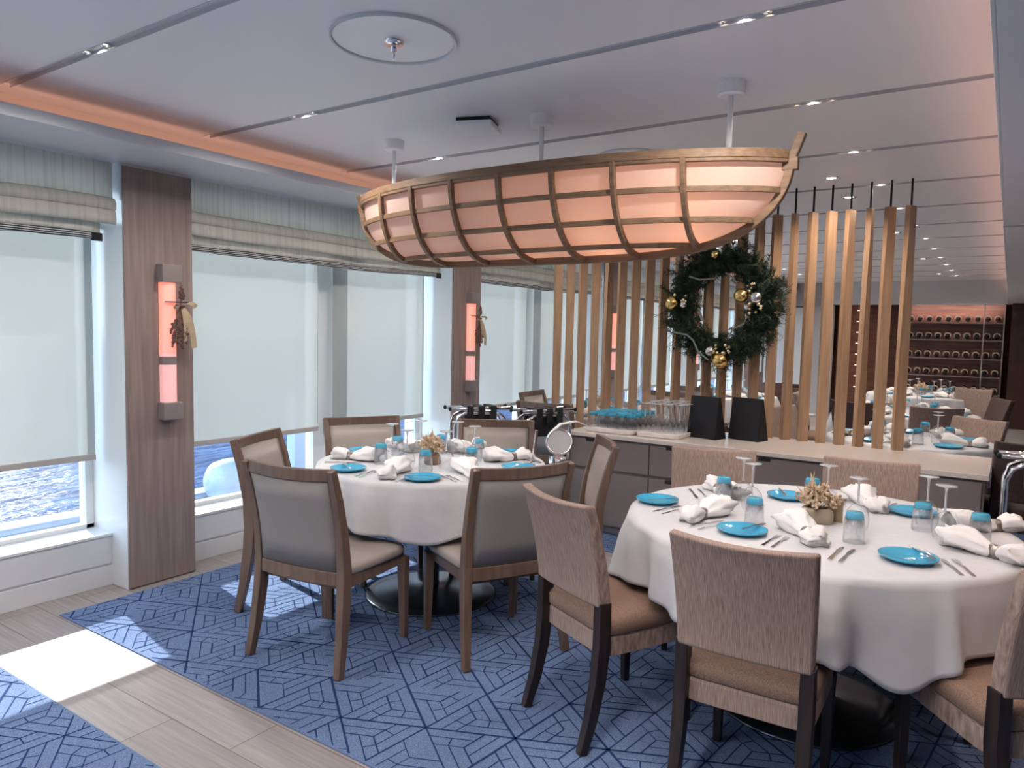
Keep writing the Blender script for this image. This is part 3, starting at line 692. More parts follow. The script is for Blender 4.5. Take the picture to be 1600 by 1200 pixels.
for (pts) in ([(-.33, -.2), (-.22, -.22), (-.17, -.26), (-.13, -.34), (-.05, -.40)], [(-.22, .21), (-.14, .185), (-.02, .19)], [(.05, .23), (.10, .20), (.14, .14)], [(.2, -.13), (.12, -.17), (.09, -.24)], [(-.14, -.02), (-.11, -.09), (-.09, -.12)]):
    MB().sweep([(x, -.13, z) for x, z in pts], (.012, .003), upv=(0, 1, 0)).build('ribbon', 'ribbon', Wr)

# ---------------------------------------------------------------- glassware and cutlery
def mk_tumbler():
    o = empty('tumbler')
    # upside down: blue thick base on top
    MB().lathe([(.036, 0), (.038, .012), (.034, .085), (.032, .088), (.0355, .012), (.034, .0), (.036, 0)], 20).build('glass_bowl', 'glass', o, smooth=True)
    MB().lathe([(0, .112), (.026, .112), (.029, .108), (.0325, .088), (.025, .086), (0, .092)], 20).build('blue_base', 'bluebase', o, smooth=True)
    return o
def mk_wine():
    o = empty('wine_glass')
    MB().lathe([(.034, 0), (.041, .02), (.044, .045), (.038, .075), (.022, .095), (.006, .104)], 22).build('bowl', 'glass', o, smooth=True)
    MB().lathe([(.006, .103), (.0042, .115), (.0038, .18), (.006, .192), (.012, .196)], 12).build('stem', 'glass_solid', o, smooth=True)
    MB().lathe([(.010, .1955), (.030, .199), (.036, .201), (.036, .204), (0, .204)], 24).build('foot', 'glass_solid', o, smooth=True)
    return o
M['glass_solid'] = mat('glass_foot', (.85, .85, .87), .08, **{'Transmission Weight': .65, 'IOR': 1.4})
def mk_plate():
    mb = MB().lathe([(0, .006), (.055, .006), (.066, .010), (.090, .020), (.093, .020), (.092, .016), (.068, .005), (.052, 0), (0, 0)], 36)
    return mb.build('bread_plate', 'blueplate', smooth=True)
def mk_fork():
    mb = MB(); z = .002
    mb.sweep([(0, -.09, z), (0, -.05, z+.001), (0, 0, z+.004), (0, .03, z+.003), (0, .045, z)], [(.013, .002), (.010, .002), (.006, .002), (.008, .002), (.019, .002)])
    for k in range(4): mb.box(-.0095+k*.0056, -.0095+k*.0056+.0028, .044, .088, z-.0005, z+.0012)
    return mb.build('fork', 'steel')
def mk_knife():
    mb = MB(); z = .003
    mb.sweep([(0, -.10, z), (0, -.06, z), (0, 0, z), (0, .01, z), (0, .03, z), (.002, .07, z), (.005, .095, z)], [(.012, .006), (.012, .006), (.008, .005), (.009, .002), (.015, .0016), (.015, .0014), (.005, .001)])
    return mb.build('knife', 'steel')
def mk_bknife():
    mb = MB(); z = .002
    mb.sweep([(0, -.08, z), (0, -.04, z), (0, 0, z), (0, .015, z), (.001, .05, z), (.003, .07, z)], [(.011, .004), (.009, .004), (.007, .003), (.015, .0015), (.015, .0014), (.005, .001)])
    return mb.build('butter_knife', 'steel')
def mk_napkin(seed=1, fan=1.0):
    def f():
        o = empty('napkin'); rd = random.Random(seed); mb = MB(); n_, m_ = 26, 24; vs = []
        ph = [rd.uniform(0, 6.28) for _ in range(6)]
        for i in range(n_+1):
            t_ = i/n_; y = -.135+.27*t_; d = (y+.035)
            if d < 0: w_ = .020+.030*math.sin(min(1, -d/.10)*PI*.62); h_ = .018+.016*math.sin(min(1, -d/.10)*PI*.75)
            else: w_ = .020+.050*fan*min(1, d/.13)**.8; h_ = .018+.020*min(1, d/.11)
            if t_ < .04: w_ *= .75; h_ *= .7
            for j in range(m_):
                a_ = 2*PI*j/m_; cr_ = 1+.16*math.sin(3*a_+ph[0]+d*30)+.10*math.sin(7*a_+ph[1])+.05*math.sin(11*a_+ph[2]-d*50)
                if abs(d) < .018: cr_ = 1
                x, z = w_*cr_*math.cos(a_), h_*cr_*math.sin(a_)+h_
                vs.append((x, y+(.012*math.sin(4*a_+ph[3]) if t_ > .9 or t_ < .1 else 0), max(.001, z)))
        mb.add(vs, [(i*m_+j, i*m_+(j+1) % m_, (i+1)*m_+(j+1) % m_, (i+1)*m_+j) for i in range(n_) for j in range(m_)]+[tuple(range(m_)), tuple(n_*m_+j for j in range(m_))])
        if fan > .9:    # a folded point standing up at the open end
            mb.add([(-.05, .10, .03), (-.01, .15, .075), (.03, .11, .04), (.0, .06, .045), (-.035, .125, .02)], [(0, 1, 3), (1, 2, 3), (0, 4, 1)])
        mb.build('folded_cloth', 'napkin', o, smooth=True)
        MB().lathe([(.0225, -.021), (.0255, -.021), (.0265, 0), (.0255, .021), (.0225, .021)], 22).xf(Matrix.Translation((0, -.035, .0205)) @ Matrix.Rotation(PI/2, 4, 'X')).build('napkin_ring', 'pewter', o, smooth=True)
        return o
    return f
TZ = .758
def seg_place(key, make, a, b, z, label, cat, group):
    cx, cy = (a[0]+b[0])/2, (a[1]+b[1])/2
    return place(key, make, (cx, cy, z), heading(b[0]-a[0], b[1]-a[1]), label, cat, group)

def flowers(key, vase_m, rectangular):
    def f():
        o = empty('flower_vase'); rd = random.Random(5)
        if rectangular:
            mb = MB(); vs = []
            for (z, s_) in ((0, .9), (.01, 1), (.035, 1.02), (.05, .98), (.062, .85), (.062, .7), (.05, .7)):
                for k in range(28):
                    a_ = 2*PI*k/28; e = .45
                    vs.append((.058*s_*math.copysign(abs(math.cos(a_))**e, math.cos(a_))*(1+.015*(k % 2)), .038*s_*math.copysign(abs(math.sin(a_))**e, math.sin(a_)), z))
            mb.add(vs, [(i*28+j, i*28+(j+1) % 28, (i+1)*28+(j+1) % 28, (i+1)*28+j) for i in range(6) for j in range(28)]+[tuple(range(28)), tuple(6*28+j for j in range(28))])
            mb.build('vase', vase_m, o, smooth=True)
        else:
            MB().lathe([(0, 0), (.042, 0), (.047, .012), (.045, .045), (.036, .06), (.034, .058), (0, .05)], 24).build('vase', vase_m, o, smooth=True)
        mb = MB()
        for q in range(46):
            a_, el = rd.uniform(0, 2*PI), rd.uniform(.05, 1.35); R_ = rd.uniform(.05, .085)
            p = Vector((R_*math.cos(a_)*math.cos(el), R_*math.sin(a_)*math.cos(el)*.8, .075+R_*math.sin(el)*.9))
            for s_ in range(9):
                mb.ball(p+Vector([rd.uniform(-.014, .014) for _ in range(3)]), rd.uniform(.004, .009), 6)
            mb.tube([(0, 0, .05), p*.6+Vector((0, 0, .02)), p], .0012, 4)
            if q % 3 == 0:
                tip = p*1.28
                for s_ in range(5): mb.add([p, p+Vector([rd.uniform(-.02, .02) for _ in range(3)]), tip+Vector([rd.uniform(-.02, .02) for _ in range(3)])], [(0, 1, 2)])
        mb.build('dried_blooms', 'dried', o)
        return o
    return f

# ---------------------------------------------------------------- chairs
def mk_beige():
    o = empty('dining_chair')
    for sx in (-1, 1):
        pts = [(sx*.255, -.275, 0), (sx*.246, -.245, .15), (sx*.238, -.222, .32), (sx*.235, -.215, .45), (sx*.235, -.228, .60), (sx*.236, -.262, .76), (sx*.238, -.305, .90)]
        MB().sweep(pts, [(.034, .036), (.038, .045), (.040, .056), (.040, .056), (.038, .046), (.036, .040), (.034, .034)], upv=(0, 1, 0)).build('leg', 'chairwood', o, bevel=.004)
        MB().sweep([(sx*.242, .225, 0), (sx*.240, .222, .20), (sx*.238, .220, .40)], [(.030, .030), (.038, .038), (.045, .045)], upv=(0, 1, 0)).build('leg', 'chairwood', o, bevel=.004)
    # top rail, bowed backwards
    xs = [-.232+.464*i/12 for i in range(13)]
    bow = lambda x, d=.035: -d*(1-(x/.232)**2)
    MB().sweep([(x*1.02, -.292+bow(x), .872+(.006*(x/.232)**2)) for x in xs], (.026, .052)).build('top_rail', 'chairwood', o, bevel=.004)
    MB().sweep([(x*.93, -.226+bow(x, .018), .415) for x in xs], (.026, .060)).build('rear_rail', 'chairwood', o, bevel=.003)
    # panel (grid, both faces)
    prof = [(.445, -.222), (.55, -.228), (.66, -.243), (.76, -.265), (.848, -.290)]
    for side, nm, m_ in ((-1, 'back_panel', 'backcloth'), (1, 'front_pad', 'leather')):
        mb = MB(); vs = []; NX = 14
        for (z, y) in prof:
            for i in range(NX+1):
                x = -.217+.434*i/NX; zt = (z-.445)/.4; d = .018+.017*zt
                e = min(1, (min(i, NX-i))/1.2); ez = 1 if .445 < z < .848 else 0
                vs.append((x, y+bow(x, d)+side*(.006+.010*e*ez), z))
        k = NX+1
        mb.add(vs, [(r_*k+i, r_*k+i+1, (r_+1)*k+i+1, (r_+1)*k+i) for r_ in range(len(prof)-1) for i in range(NX)])
        b_ = len(mb.v)
        vs2 = [(x, y-side*.008, z) for (x, y, z) in vs]
        mb.build(nm, m_, o, smooth=True, solid=.006)
    MB().box(-.232, .232, -.21, .235, .36, .415).build('seat_frame', 'chairwood', o, bevel=.004)
    # cushion, slightly domed, trapezoid in plan
    mb = MB(); vs = []; n_ = 12
    for (z, s_) in ((.415, .97), (.425, 1), (.445, 1.0), (.457, .97), (.462, .90), (.466, .6), (.468, .0)):
        for k in range(40):
            a_ = 2*PI*k/40; e = .28
            cx_, sy_ = math.copysign(abs(math.cos(a_))**e, math.cos(a_)), math.copysign(abs(math.sin(a_))**e, math.sin(a_))
            y = sy_*.230*s_+.020; w_ = .238+.022*(sy_+1)/2
            vs.append((cx_*w_*s_, y, z))
    mb.add(vs, [(i*40+j, i*40+(j+1) % 40, (i+1)*40+(j+1) % 40, (i+1)*40+j) for i in range(6) for j in range(40)]+[tuple(range(40))])
    mb.build('seat_cushion', 'leather', o, smooth=True)
    return o
def rbox(mb, rows, e=.22, n_=40):
    """stack of rounded rectangles: rows (z, cx, cy, hw, hd)"""
    vs = []
    for (z, cx, cy, a1, b1) in rows:
        for k in range(n_):
            a_ = 2*PI*k/n_
            vs.append((cx+math.copysign(abs(math.cos(a_))**e, math.cos(a_))*a1, cy+math.copysign(abs(math.sin(a_))**e, math.sin(a_))*b1, z))
    R_ = len(rows)
    mb.add(vs, [(i*n_+j, i*n_+(j+1) % n_, (i+1)*n_+(j+1) % n_, (i+1)*n_+j) for i in range(R_-1) for j in range(n_)]+[tuple(range(n_)), tuple((R_-1)*n_+j for j in range(n_))])
    return mb
def mk_fabric(fm='fabric', sm='fabricseat', wm='darkwood'):
    def f():
        o = empty('upholstered_chair')
        for sx in (-1, 1):
            pts = [(sx*.190, -.300, 0), (sx*.188, -.262, .12), (sx*.187, -.235, .25), (sx*.187, -.222, .38), (sx*.187, -.222, .54)]
            MB().sweep(pts, [(.030, .034), (.036, .042), (.040, .048), (.042, .052), (.040, .050)], upv=(0, 1, 0)).build('leg', wm, o, bevel=.003)
            MB().sweep([(sx*.185, .195, 0), (sx*.185, .195, .2), (sx*.185, .195, .36)], [(.028, .028), (.034, .034), (.040, .040)], upv=(0, 1, 0)).build('leg', wm, o, bevel=.003)
        # back pad, bowed
        NX, NZ = 16, 10; mb = MB(); front = []; back = []
        for r_ in range(NZ+1):
            t_ = r_/NZ; z = .525+.375*t_; hwid = .200+.014*t_; y0 = -.222-.085*t_**1.5
            for i in range(NX+1):
                s_ = -1+2*i/NX; x = s_*hwid; yb = y0-.030*(1-s_*s_)*(.4+.6*t_)
                th_ = .030*(1-.25*t_); zc = z-(.010*(1-s_*s_) if r_ == NZ else 0)
                back.append((x, yb-th_, zc)); front.append((x, yb+th_, zc))
        k = NX+1; F = len(back)
        mb.add(back+front, [(r_*k+i, r_*k+i+1, (r_+1)*k+i+1, (r_+1)*k+i) for r_ in range(NZ) for i in range(NX)]
               + [(F+r_*k+i, F+(r_+1)*k+i, F+(r_+1)*k+i+1, F+r_*k+i+1) for r_ in range(NZ) for i in range(NX)]
               + [(i, F+i, F+i+1, i+1) for i in range(NX)] + [(NZ*k+i, NZ*k+i+1, F+NZ*k+i+1, F+NZ*k+i) for i in range(NX)]
               + [(r_*k, (r_+1)*k, F+(r_+1)*k, F+r_*k) for r_ in range(NZ)] + [(r_*k+NX, F+r_*k+NX, F+(r_+1)*k+NX, (r_+1)*k+NX) for r_ in range(NZ)])
        mb.build('backrest', fm, o, bevel=.010, seg=3, smooth=False)
        rbox(MB(), [(.335, 0, -.005, .195, .208), (.34, 0, -.005, .202, .214), (.402, 0, -.005, .202, .214), (.412, 0, -.005, .198, .210)]).build('seat_skirt', fm, o, smooth=False)
        rbox(MB(), [(.412, 0, 0, .200, .212), (.420, 0, 0, .209, .222), (.455, 0, 0, .211, .224), (.472, 0, 0, .204, .217), (.481, 0, 0, .185, .198), (.486, 0, 0, .12, .13), (.487, 0, 0, .02, .02)], .25).build('seat_cushion', sm, o, smooth=True)
        return o
    return f
def chair_at(kind, tx, ty, fx, fy, label, group=None):
    """tx,ty: top centre of the back; fx,fy: facing"""
    l = math.hypot(fx, fy); fx /= l; fy /= l
    mk = {'beige': mk_beige, 'fabric': mk_fabric(), 'darkshaded': mk_fabric('darkshaded', 'darkshaded')}[kind]
    d = .31
    return place('chair_'+kind, mk, (tx+fx*d, ty+fy*d, .006), heading(fx, fy), label, 'chair', group)
g1, g2 = 'beige leather chairs around the left round table', 'woven fabric chairs around the right round table'
chair_at('beige', -2.52, 2.02, -.136, .99, 'beige chair with pale back, nearest the camera at the left round table', g1)
chair_at('beige', -1.735, 2.68, -.88, .47, 'beige chair with shadowed back at the near right of the left table', g1)
chair_at('beige', -1.80, 3.62, -.79, -.61, 'beige chair seen edge-on between left table and sideboard', g1)
chair_at('beige', -2.80, 3.955, .55, -.80, 'beige chair facing camera right of the vase behind the left table', g1)
chair_at('beige', -3.545, 3.455, .86, -.50, 'beige chair facing camera in front of the window blind', g1)
chair_at('beige', -3.39, 2.51, .90, .43, 'beige chair turned sideways by the window sill', g1)
chair_at('fabric', -1.347, 2.29, .437, .90, 'woven fabric chair in the centre foreground, left of the right table', g2)
chair_at('fabric', -.61, 2.10, -.03, 1, 'woven fabric chair in front of the right table, back to camera', g2)
chair_at('fabric', .235, 2.42, -.62, .78, 'woven fabric chair cut off by the lower right edge', g2)
chair_at('fabric', -1.255, 3.755, .31, -.95, 'woven fabric chair against the sideboard, back left of the right table', g2)
chair_at('fabric', -.53, 3.93, .12, -.99, 'woven fabric chair behind the flowers on the right table', g2)
chair_at('fabric', .30, 3.55, -.85, -.5, 'woven fabric chair at the far right edge of the right table', g2)

# ---------------------------------------------------------------- round tables with cloths
def round_table(cx, cy, R_, label, clabel, dips, base=True, seed=1, detail=True):
    t = empty('round_table', (cx, cy, .006), 0, label, 'table', 'round dining tables')
    MB().lathe([(0, .0), (.365, 0), (.37, .004), (.36, .012), (.28, .026), (.14, .04), (.05, .055), (0, .06)], 48).build('base_disc', 'darkmetal', t, smooth=True)
    MB().lathe([(.05, .04), (.045, .08), (.045, .68), (.10, .715)], 20).build('column', 'darkmetal', t, smooth=True)
    MB().lathe([(0, .715), (R_-.02, .715), (R_-.008, .722), (R_-.008, .736), (0, .738)], 48).build('tabletop', 'cabinet', t)
    rd = random.Random(seed); N, K = 240, 16; vs = []
    ph = [rd.uniform(0, 6.28) for _ in range(8)]
    zt = .757
    rings = [0, .3, .6, .85, .95]
    for q in rings:
        for i in range(N): a_ = 2*PI*i/N; vs.append((q*R_*math.cos(a_), q*R_*math.sin(a_), zt))
    for kk in range(K+1):
        s_ = kk/K
        for i in range(N):
            a_ = 2*PI*i/N; drop = .235
            for (ang, w_, dd) in dips:
                da = math.atan2(math.sin(a_-ang), math.cos(a_-ang)); drop += dd*math.exp(-(da/w_)**2)
            drop += .012*math.sin(5*a_+ph[0])
            fold = (math.sin(13*a_+ph[1]+2*math.sin(2*a_+ph[2]))+.55*math.sin(22*a_+ph[3]+1.5*math.sin(3*a_)))*.022*s_**.75
            fold += .014*math.sin(7*a_+ph[4]+math.sin(3*a_+ph[5]))*s_; fold = fold*(1+.6*math.sin(2*a_+ph[6]))
            ridge = max(0, math.sin(11*a_+ph[5]+1.6*math.sin(2*a_+ph[1])))**5
            fold += .062*ridge*s_**.8*(.7+.5*math.sin(3*a_+ph[3]))-.014*s_
            rad = R_+.014*math.sin(min(1, s_*3)*PI/2)+.030*s_+fold
            z = zt-.012*min(1, s_*8)-(drop-.012)*s_ if kk else zt-.002
            if kk == 0: rad = R_
            vs.append((rad*math.cos(a_), rad*math.sin(a_), z))
    RR = len(rings)+K+1
    mb = MB(); mb.add(vs, [(r_*N+i, r_*N+(i+1) % N, (r_+1)*N+(i+1) % N, (r_+1)*N+i) for r_ in range(RR-1) for i in range(N)])
    c = mb.build('tablecloth', 'cloth', None, smooth=True, solid=.002); c.location = (cx, cy, 0)
    tag(c, clabel, 'tablecloth', 'white tablecloths')
    return t
D = math.radians
C1 = (-2.64, 3.12); C2 = (-.62, 3.10)
round_table(*C1, .63, 'round pedestal table with dark disc foot, left', 'white tablecloth hanging in folds over the left round table', [(D(-50), .25, .05), (D(15), .3, .08), (D(200), .3, .08), (D(110), .3, .06)], seed=4)
round_table(*C2, .73, 'round pedestal table at the right, mostly under its cloth', 'white tablecloth over the right round table, corner drooping between chairs', [(D(-58), .17, .11), (D(180), .33, .16), (D(105), .3, .08), (D(-110), .18, .02), (D(30), .4, .1), (D(-10), .2, .05)], seed=9)

# settings on the right table (positions on the real table plane)
gp, gf, gk, gn, gt, gw, gb = 'blue glass bread plates', 'forks', 'knives', 'rolled napkins in rings', 'upturned blue-based tumblers', 'upturned wine glasses', 'butter knives'
T2 = 'on the right table'
for (x, y, s_) in ((-1.246, 3.0, 'at its left end'), (-.793, 2.735, 'behind the front chair'), (-.241, 2.75, 'at the front right'), (-.301, 3.491, 'at the back right, under a tumbler'), (-.802, 3.463, 'at the back, left of the flowers')):
    place('plate', mk_plate, (x, y, TZ), 0, 'blue glass bread plate %s %s' % (T2, s_), 'plate', gp)
for (x, y, s_) in ((-1.018, 3.205, 'at the back left, beside a napkin'), (-.787, 2.87, 'in front of the first wine glasses'), (-.429, 2.87, 'alone right of the flowers'), (-.242, 3.22, 'touching the right pair of wine glasses'), (-.051, 3.152, 'farthest right'), (-.694, 3.44, 'just behind the flowers')):
    place('tumbler', mk_tumbler, (x, y, TZ), 0, 'upturned blue-based tumbler %s, %s' % (T2, s_), 'tumbler', gt)
for (x, y, s_) in ((-.939, 3.225, 'leftmost'), (-.868, 3.115, 'second from the left'), (-.603, 3.292, 'behind the flowers'), (-.45, 3.071, 'right of the flowers'), (-.233, 3.30, 'left one of the right pair'), (-.163, 3.13, 'rightmost')):
    place('wine', mk_wine, (x, y, TZ), 0, 'upturned wine glass %s, %s' % (T2, s_), 'wine glass', gw)
FK = []; KN = []
seats2 = ['by the centre foreground chair', 'behind the front chair', 'at the front right edge', 'at the back right']
for (a, b, s_) in (((-1.15, 2.795), (-1.085, 3.0), 0), ((-1.195, 2.81), (-1.13, 3.012), 0), ((-.685, 2.60), (-.667, 2.80), 1), ((-.650, 2.59), (-.637, 2.80), 1), ((-.075, 2.66), (-.155, 2.85), 2), ((-.045, 2.675), (-.12, 2.87), 2), ((-.62, 3.62), (-.60, 3.44), 3), ((-.585, 3.62), (-.565, 3.44), 3)):
    FK.append(s_); lr = ('right', 'left')[len(FK)-1] if len(FK) < 3 else ('left', 'right')[(len(FK)-1) % 2]
    seg_place('fork', mk_fork, a, b, TZ, '%s steel fork of the pair %s %s' % (lr, T2, seats2[s_]), 'fork', gf)
seatk = ['at the far left edge', 'left of the second blue plate', 'right of the front napkin', 'at the back near the sideboard']
for (a, b, s_) in (((-1.228, 3.345), (-1.119, 3.17), 0), ((-1.196, 3.37), (-1.075, 3.19), 0), ((-.975, 2.686), (-.909, 2.871), 1), ((-.938, 2.664), (-.874, 2.86), 1), ((-.456, 2.575), (-.45, 2.78), 2), ((-.422, 2.57), (-.413, 2.768), 2), ((-.44, 3.50), (-.415, 3.68), 3), ((-.41, 3.49), (-.385, 3.67), 3)):
    KN.append(s_); lr = ('left', 'right')[(len(KN)-1) % 2]
    seg_place('knife', mk_knife, a, b, TZ, '%s steel knife of the pair %s %s' % (lr, T2, seatk[s_]), 'knife', gk)
for (a, b, s_) in (((-1.25, 2.927), (-1.162, 3.045), 'left end'), ((-.78, 2.716), (-.74, 2.85), 'second'), ((-.239, 2.848), (-.16, 2.742), 'front right'), ((-.86, 3.539), (-.80, 3.42), 'back left')):
    seg_place('bknife', mk_bknife, a, b, TZ+.021, 'butter knife lying across the %s blue plate %s' % (s_, T2), 'butter knife', gb)
for i, (a, b, s_) in enumerate((((-1.02, 2.70), (-.95, 3.05), 'by the centre foreground chair'), ((-.50, 2.68), (-.68, 2.98), 'in front of the flowers'), ((.07, 2.93), (-.12, 3.05), 'at the front right with patterned ring'), ((-.42, 3.42), (-.53, 3.64), 'at the back, right of the flowers'), ((-1.12, 3.40), (-1.02, 3.28), 'standing at the back left'), ((.02, 3.42), (-.09, 3.35), 'behind the rightmost tumbler'))):
    seg_place('napkin%d' % (i % 3), mk_napkin(i % 3+1, 1.0 if i % 3 else .95), a, b, TZ, 'white rolled napkin %s, %s' % (T2, s_), 'napkin', gn)
place('vase2', flowers('a', 'vase', True), (-.600, 3.085, TZ), .35, 'dried flowers in a ribbed cream vase on the right table', 'vase')
tag(MB().box(-.032, .032, -.002, .002, 0, .10, rot=0).build('menu_card', 'raffia'), 'brown card standing behind the vase on the right table', 'card').location = (-.545, 3.14, TZ)

# settings on the left table: one ring of six
T1 = 'on the left table'
S1 = [(-77, 'in front of the nearest beige chair'), (-24, 'by the beige chair with shadowed back'), (45, 'by the edge-on beige chair'), (100, 'by the far chair right of the vase'), (155, 'by the chair against the window blind'), (-146, 'by the sideways chair at the sill')]
for i, (ang, s_) in enumerate(S1):
    a_ = D(ang); P = lambda r_, d: (C1[0]+r_*math.cos(D(ang+d)), C1[1]+r_*math.sin(D(ang+d)))
    rz = a_+PI/2
    x, y = P(.51, -31); place('plate', mk_plate, (x, y, TZ), 0, 'blue glass plate %s %s' % (T1, s_), 'plate', gp)
    bx, by = P(.51, -33); place('bknife', mk_bknife, (bx, by, TZ+.021), rz+.9, 'butter knife on plate %s %s' % (T1, s_), 'butter knife', gb)
    x, y = P(.43, 0); place('napkin%d' % ((i+1) % 3), mk_napkin((i+1) % 3+1), (x, y, TZ), rz+.25*(-1)**i, 'white rolled napkin %s %s' % (T1, s_), 'napkin', gn)
    tr = (-math.sin(a_)*right.x+math.cos(a_)*right.y) > 0
    side = lambda hi: 'right' if hi == tr else 'left'
    for d in (-17, -13.2): x, y = P(.49, d); place('fork', mk_fork, (x, y, TZ), rz, '%s steel fork %s %s' % (side(d == -13.2), T1, s_), 'fork', gf)
    for d in (12, 15.5): x, y = P(.49, d); place('knife', mk_knife, (x, y, TZ), rz, '%s steel knife %s %s' % (side(d == 15.5), T1, s_), 'knife', gk)
    x, y = P(.29, 20); place('tumbler', mk_tumbler, (x, y, TZ), 0, 'upturned blue-based tumbler %s %s' % (T1, s_), 'tumbler', gt)
    x, y = P(.235, -8); place('wine', mk_wine, (x, y, TZ), 0, 'upturned wine glass %s %s' % (T1, s_), 'wine glass', gw)
place('vase1', flowers('b', 'vase_brown', False), (-2.59, 3.06, TZ), .3, 'dried flowers in a small brown vase on the left table', 'vase')
o = empty('table_sign', (-2.19, 3.46, TZ), -.6, 'slim leaning chrome sign stand at the right edge of the left table', 'sign stand')
MB().box(-.04, .04, -.035, .035, 0, .012).build('stand_foot', 'chrome', o, bevel=.003)
MB().sweep([(0, 0, .01), (.045, .0, .19)], (.012, .016)).build('sign_blade', 'chrome', o)

# ---------------------------------------------------------------- on the sideboard
def mk_tray(w_, d_):
    o = empty('serving_tray')
    rbox(MB(), [(0, 0, 0, w_-.01, d_-.01), (.004, 0, 0, w_, d_), (.032, 0, 0, w_+.004, d_+.004), (.034, 0, 0, w_-.004, d_-.004), (.030, 0, 0, w_-.012, d_-.012)], .16).build('tray_body', 'tray', o)
    return o
o = mk_tray(.20, .27); o.location = (-2.44, 5.15, SZ); tag(o, 'white tray of blue tumblers on the left of the sideboard', 'tray')
o = mk_tray(.165, .27); o.location = (-2.06, 5.17, SZ); tag(o, 'white tray of wine glasses beside the tumbler tray', 'tray')
for i in range(5):
    for j in range(5):
        place('tumbler', mk_tumbler, (-2.60+.08*i, 4.96+.095*j, SZ+.034), 0, 'upturned blue-based tumbler on the sideboard tray, %s row from front, %s from left' % (NTH[j], NTH[i]), 'tumbler', 'tumblers on the sideboard tray')
for i in range(4):
    for j in range(5):
        place('wine', mk_wine, (-2.19+.088*i, 4.99+.095*j, SZ+.034), 0, 'upturned wine glass on the sideboard tray, %s row from front, %s from left' % (NTH[j], NTH[i]), 'wine glass', 'wine glasses on the sideboard tray')
def mk_menu():
    o = empty('menu_stand')
    MB().sweep([(0, -.045, 0), (0, .0, .30)], (.23, .006), upv=(0, 1, 0)).build('board', 'black', o)
    MB().sweep([(0, .10, 0), (0, .012, .30)], (.23, .006), upv=(0, 1, 0)).build('board', 'black', o)
    mb = MB(); mb.add([(.112, -.045, 0), (.112, .10, 0), (.112, .012, .30), (.112, 0, .30), (.118, -.045, 0), (.118, .10, 0), (.118, .012, .30), (.118, 0, .30)], [(0, 1, 2, 3), (4, 7, 6, 5), (0, 4, 5, 1), (3, 2, 6, 7), (0, 3, 7, 4), (1, 5, 6, 2)])
    mb.build('side_board', 'black', o)
    return o
place('menu', mk_menu, (-1.80, 5.16, SZ), -.22, 'black folded menu stand below the wreath, left of the pair', 'menu stand', 'black menu stands')
place('menu', mk_menu, (-1.53, 5.27, SZ), -.22, 'black folded menu stand, right of the pair', 'menu stand', 'black menu stands')

# chrome cloche stand at the left end of the sideboard
o = empty('wine_bucket_stand', (-2.50, 4.28, .006), 0, 'chrome bucket stand with a round mirrored rim left of the sideboard', 'bucket stand')
MB().lathe([(0, 0), (.13, 0), (.13, .01), (.02, .03), (0, .03)], 28).build('stand_foot', 'chrome', o, smooth=True)
MB().tube([(0, 0, .02), (0, 0, .60)], .012, 12).build('stand_pole', 'chrome', o, smooth=True)
MB().lathe([(0, .56), (.055, .56), (.065, .58), (.068, .65), (.062, .652), (.0, .60)], 28).build('cup', 'chrome', o, smooth=True)
mt = Matrix.Translation((0, 0, .745)) @ Matrix.Rotation(D(32), 4, 'Z') @ Matrix.Rotation(D(72), 4, 'X')
MB().tube([(.085*math.cos(2*PI*i/32), .085*math.sin(2*PI*i/32), 0) for i in range(32)], .009, 8, closed=True).xf(mt).build('rim', 'chrome', o, smooth=True)
MB().lathe([(0, .004), (.08, .004), (.08, -.004), (0, -.004)], 32).xf(mt).build('mirror', 'satin', o)
MB().sweep([(-.07, .0, .80), (-.02, .05, .86), (.06, .12, .88), (.13, .2, .84)], (.06, .006), upv=(0, 0, 1)).build('draped_cloth', 'napkin', o, smooth=True)

# folding tray stands with straps
def mk_rack():
    o = empty('tray_stand')
    for sy, lean in ((-1, 1), (1, -1)):
        for sx in (-1, 1): pass
        pts = []
        for (x, z) in ((-.20, 0), (-.20, .66), (-.18, .71), (-.13, .735), (.13, .735), (.18, .71), (.20, .66), (.20, 0)):
            pts.append((x, sy*.05*(z/.73)+sy*.02, z))
        MB().tube(pts, .011, 10).build('folding_frame', 'chrome', o, smooth=True)
        MB().tube([(-.24, sy*.07, .765), (.24, sy*.07, .765)], .011, 10).build('top_bar', 'chrome', o, smooth=True)
        for sx in (-1, 1): MB().ball((sx*.24, sy*.07, .765), .014, 10).build('end_cap', 'black', o, smooth=True)
    for x in (-.09, 0, .09):
        MB().box(x-.024, x+.024, -.088, .088, .775, .781).box(x-.024, x+.024, -.09, -.083, .69, .78).box(x-.024, x+.024, .083, .09, .69, .78).build('strap', 'blackstrap', o)
    MB().box(-.12, .12, -.04, .04, .60, .74).build('folded_strap', 'blackstrap', o, bevel=.02)
    return o
gr = 'folding chrome tray stands'
place('rack', mk_rack, (-3.28, 4.40, .006), .95, 'folding chrome tray stand with black straps before the second pillar', 'tray stand', gr, scale=(1, 1, 1.19))
place('rack', mk_rack, (-2.84, 4.62, .006), 1.15, 'folding chrome tray stand with straps behind the far beige chair', 'tray stand', gr)
place('rack', mk_rack, (.22, 4.55, .006), .1, 'folding chrome tray stand by the dark chair at right', 'tray stand', gr)

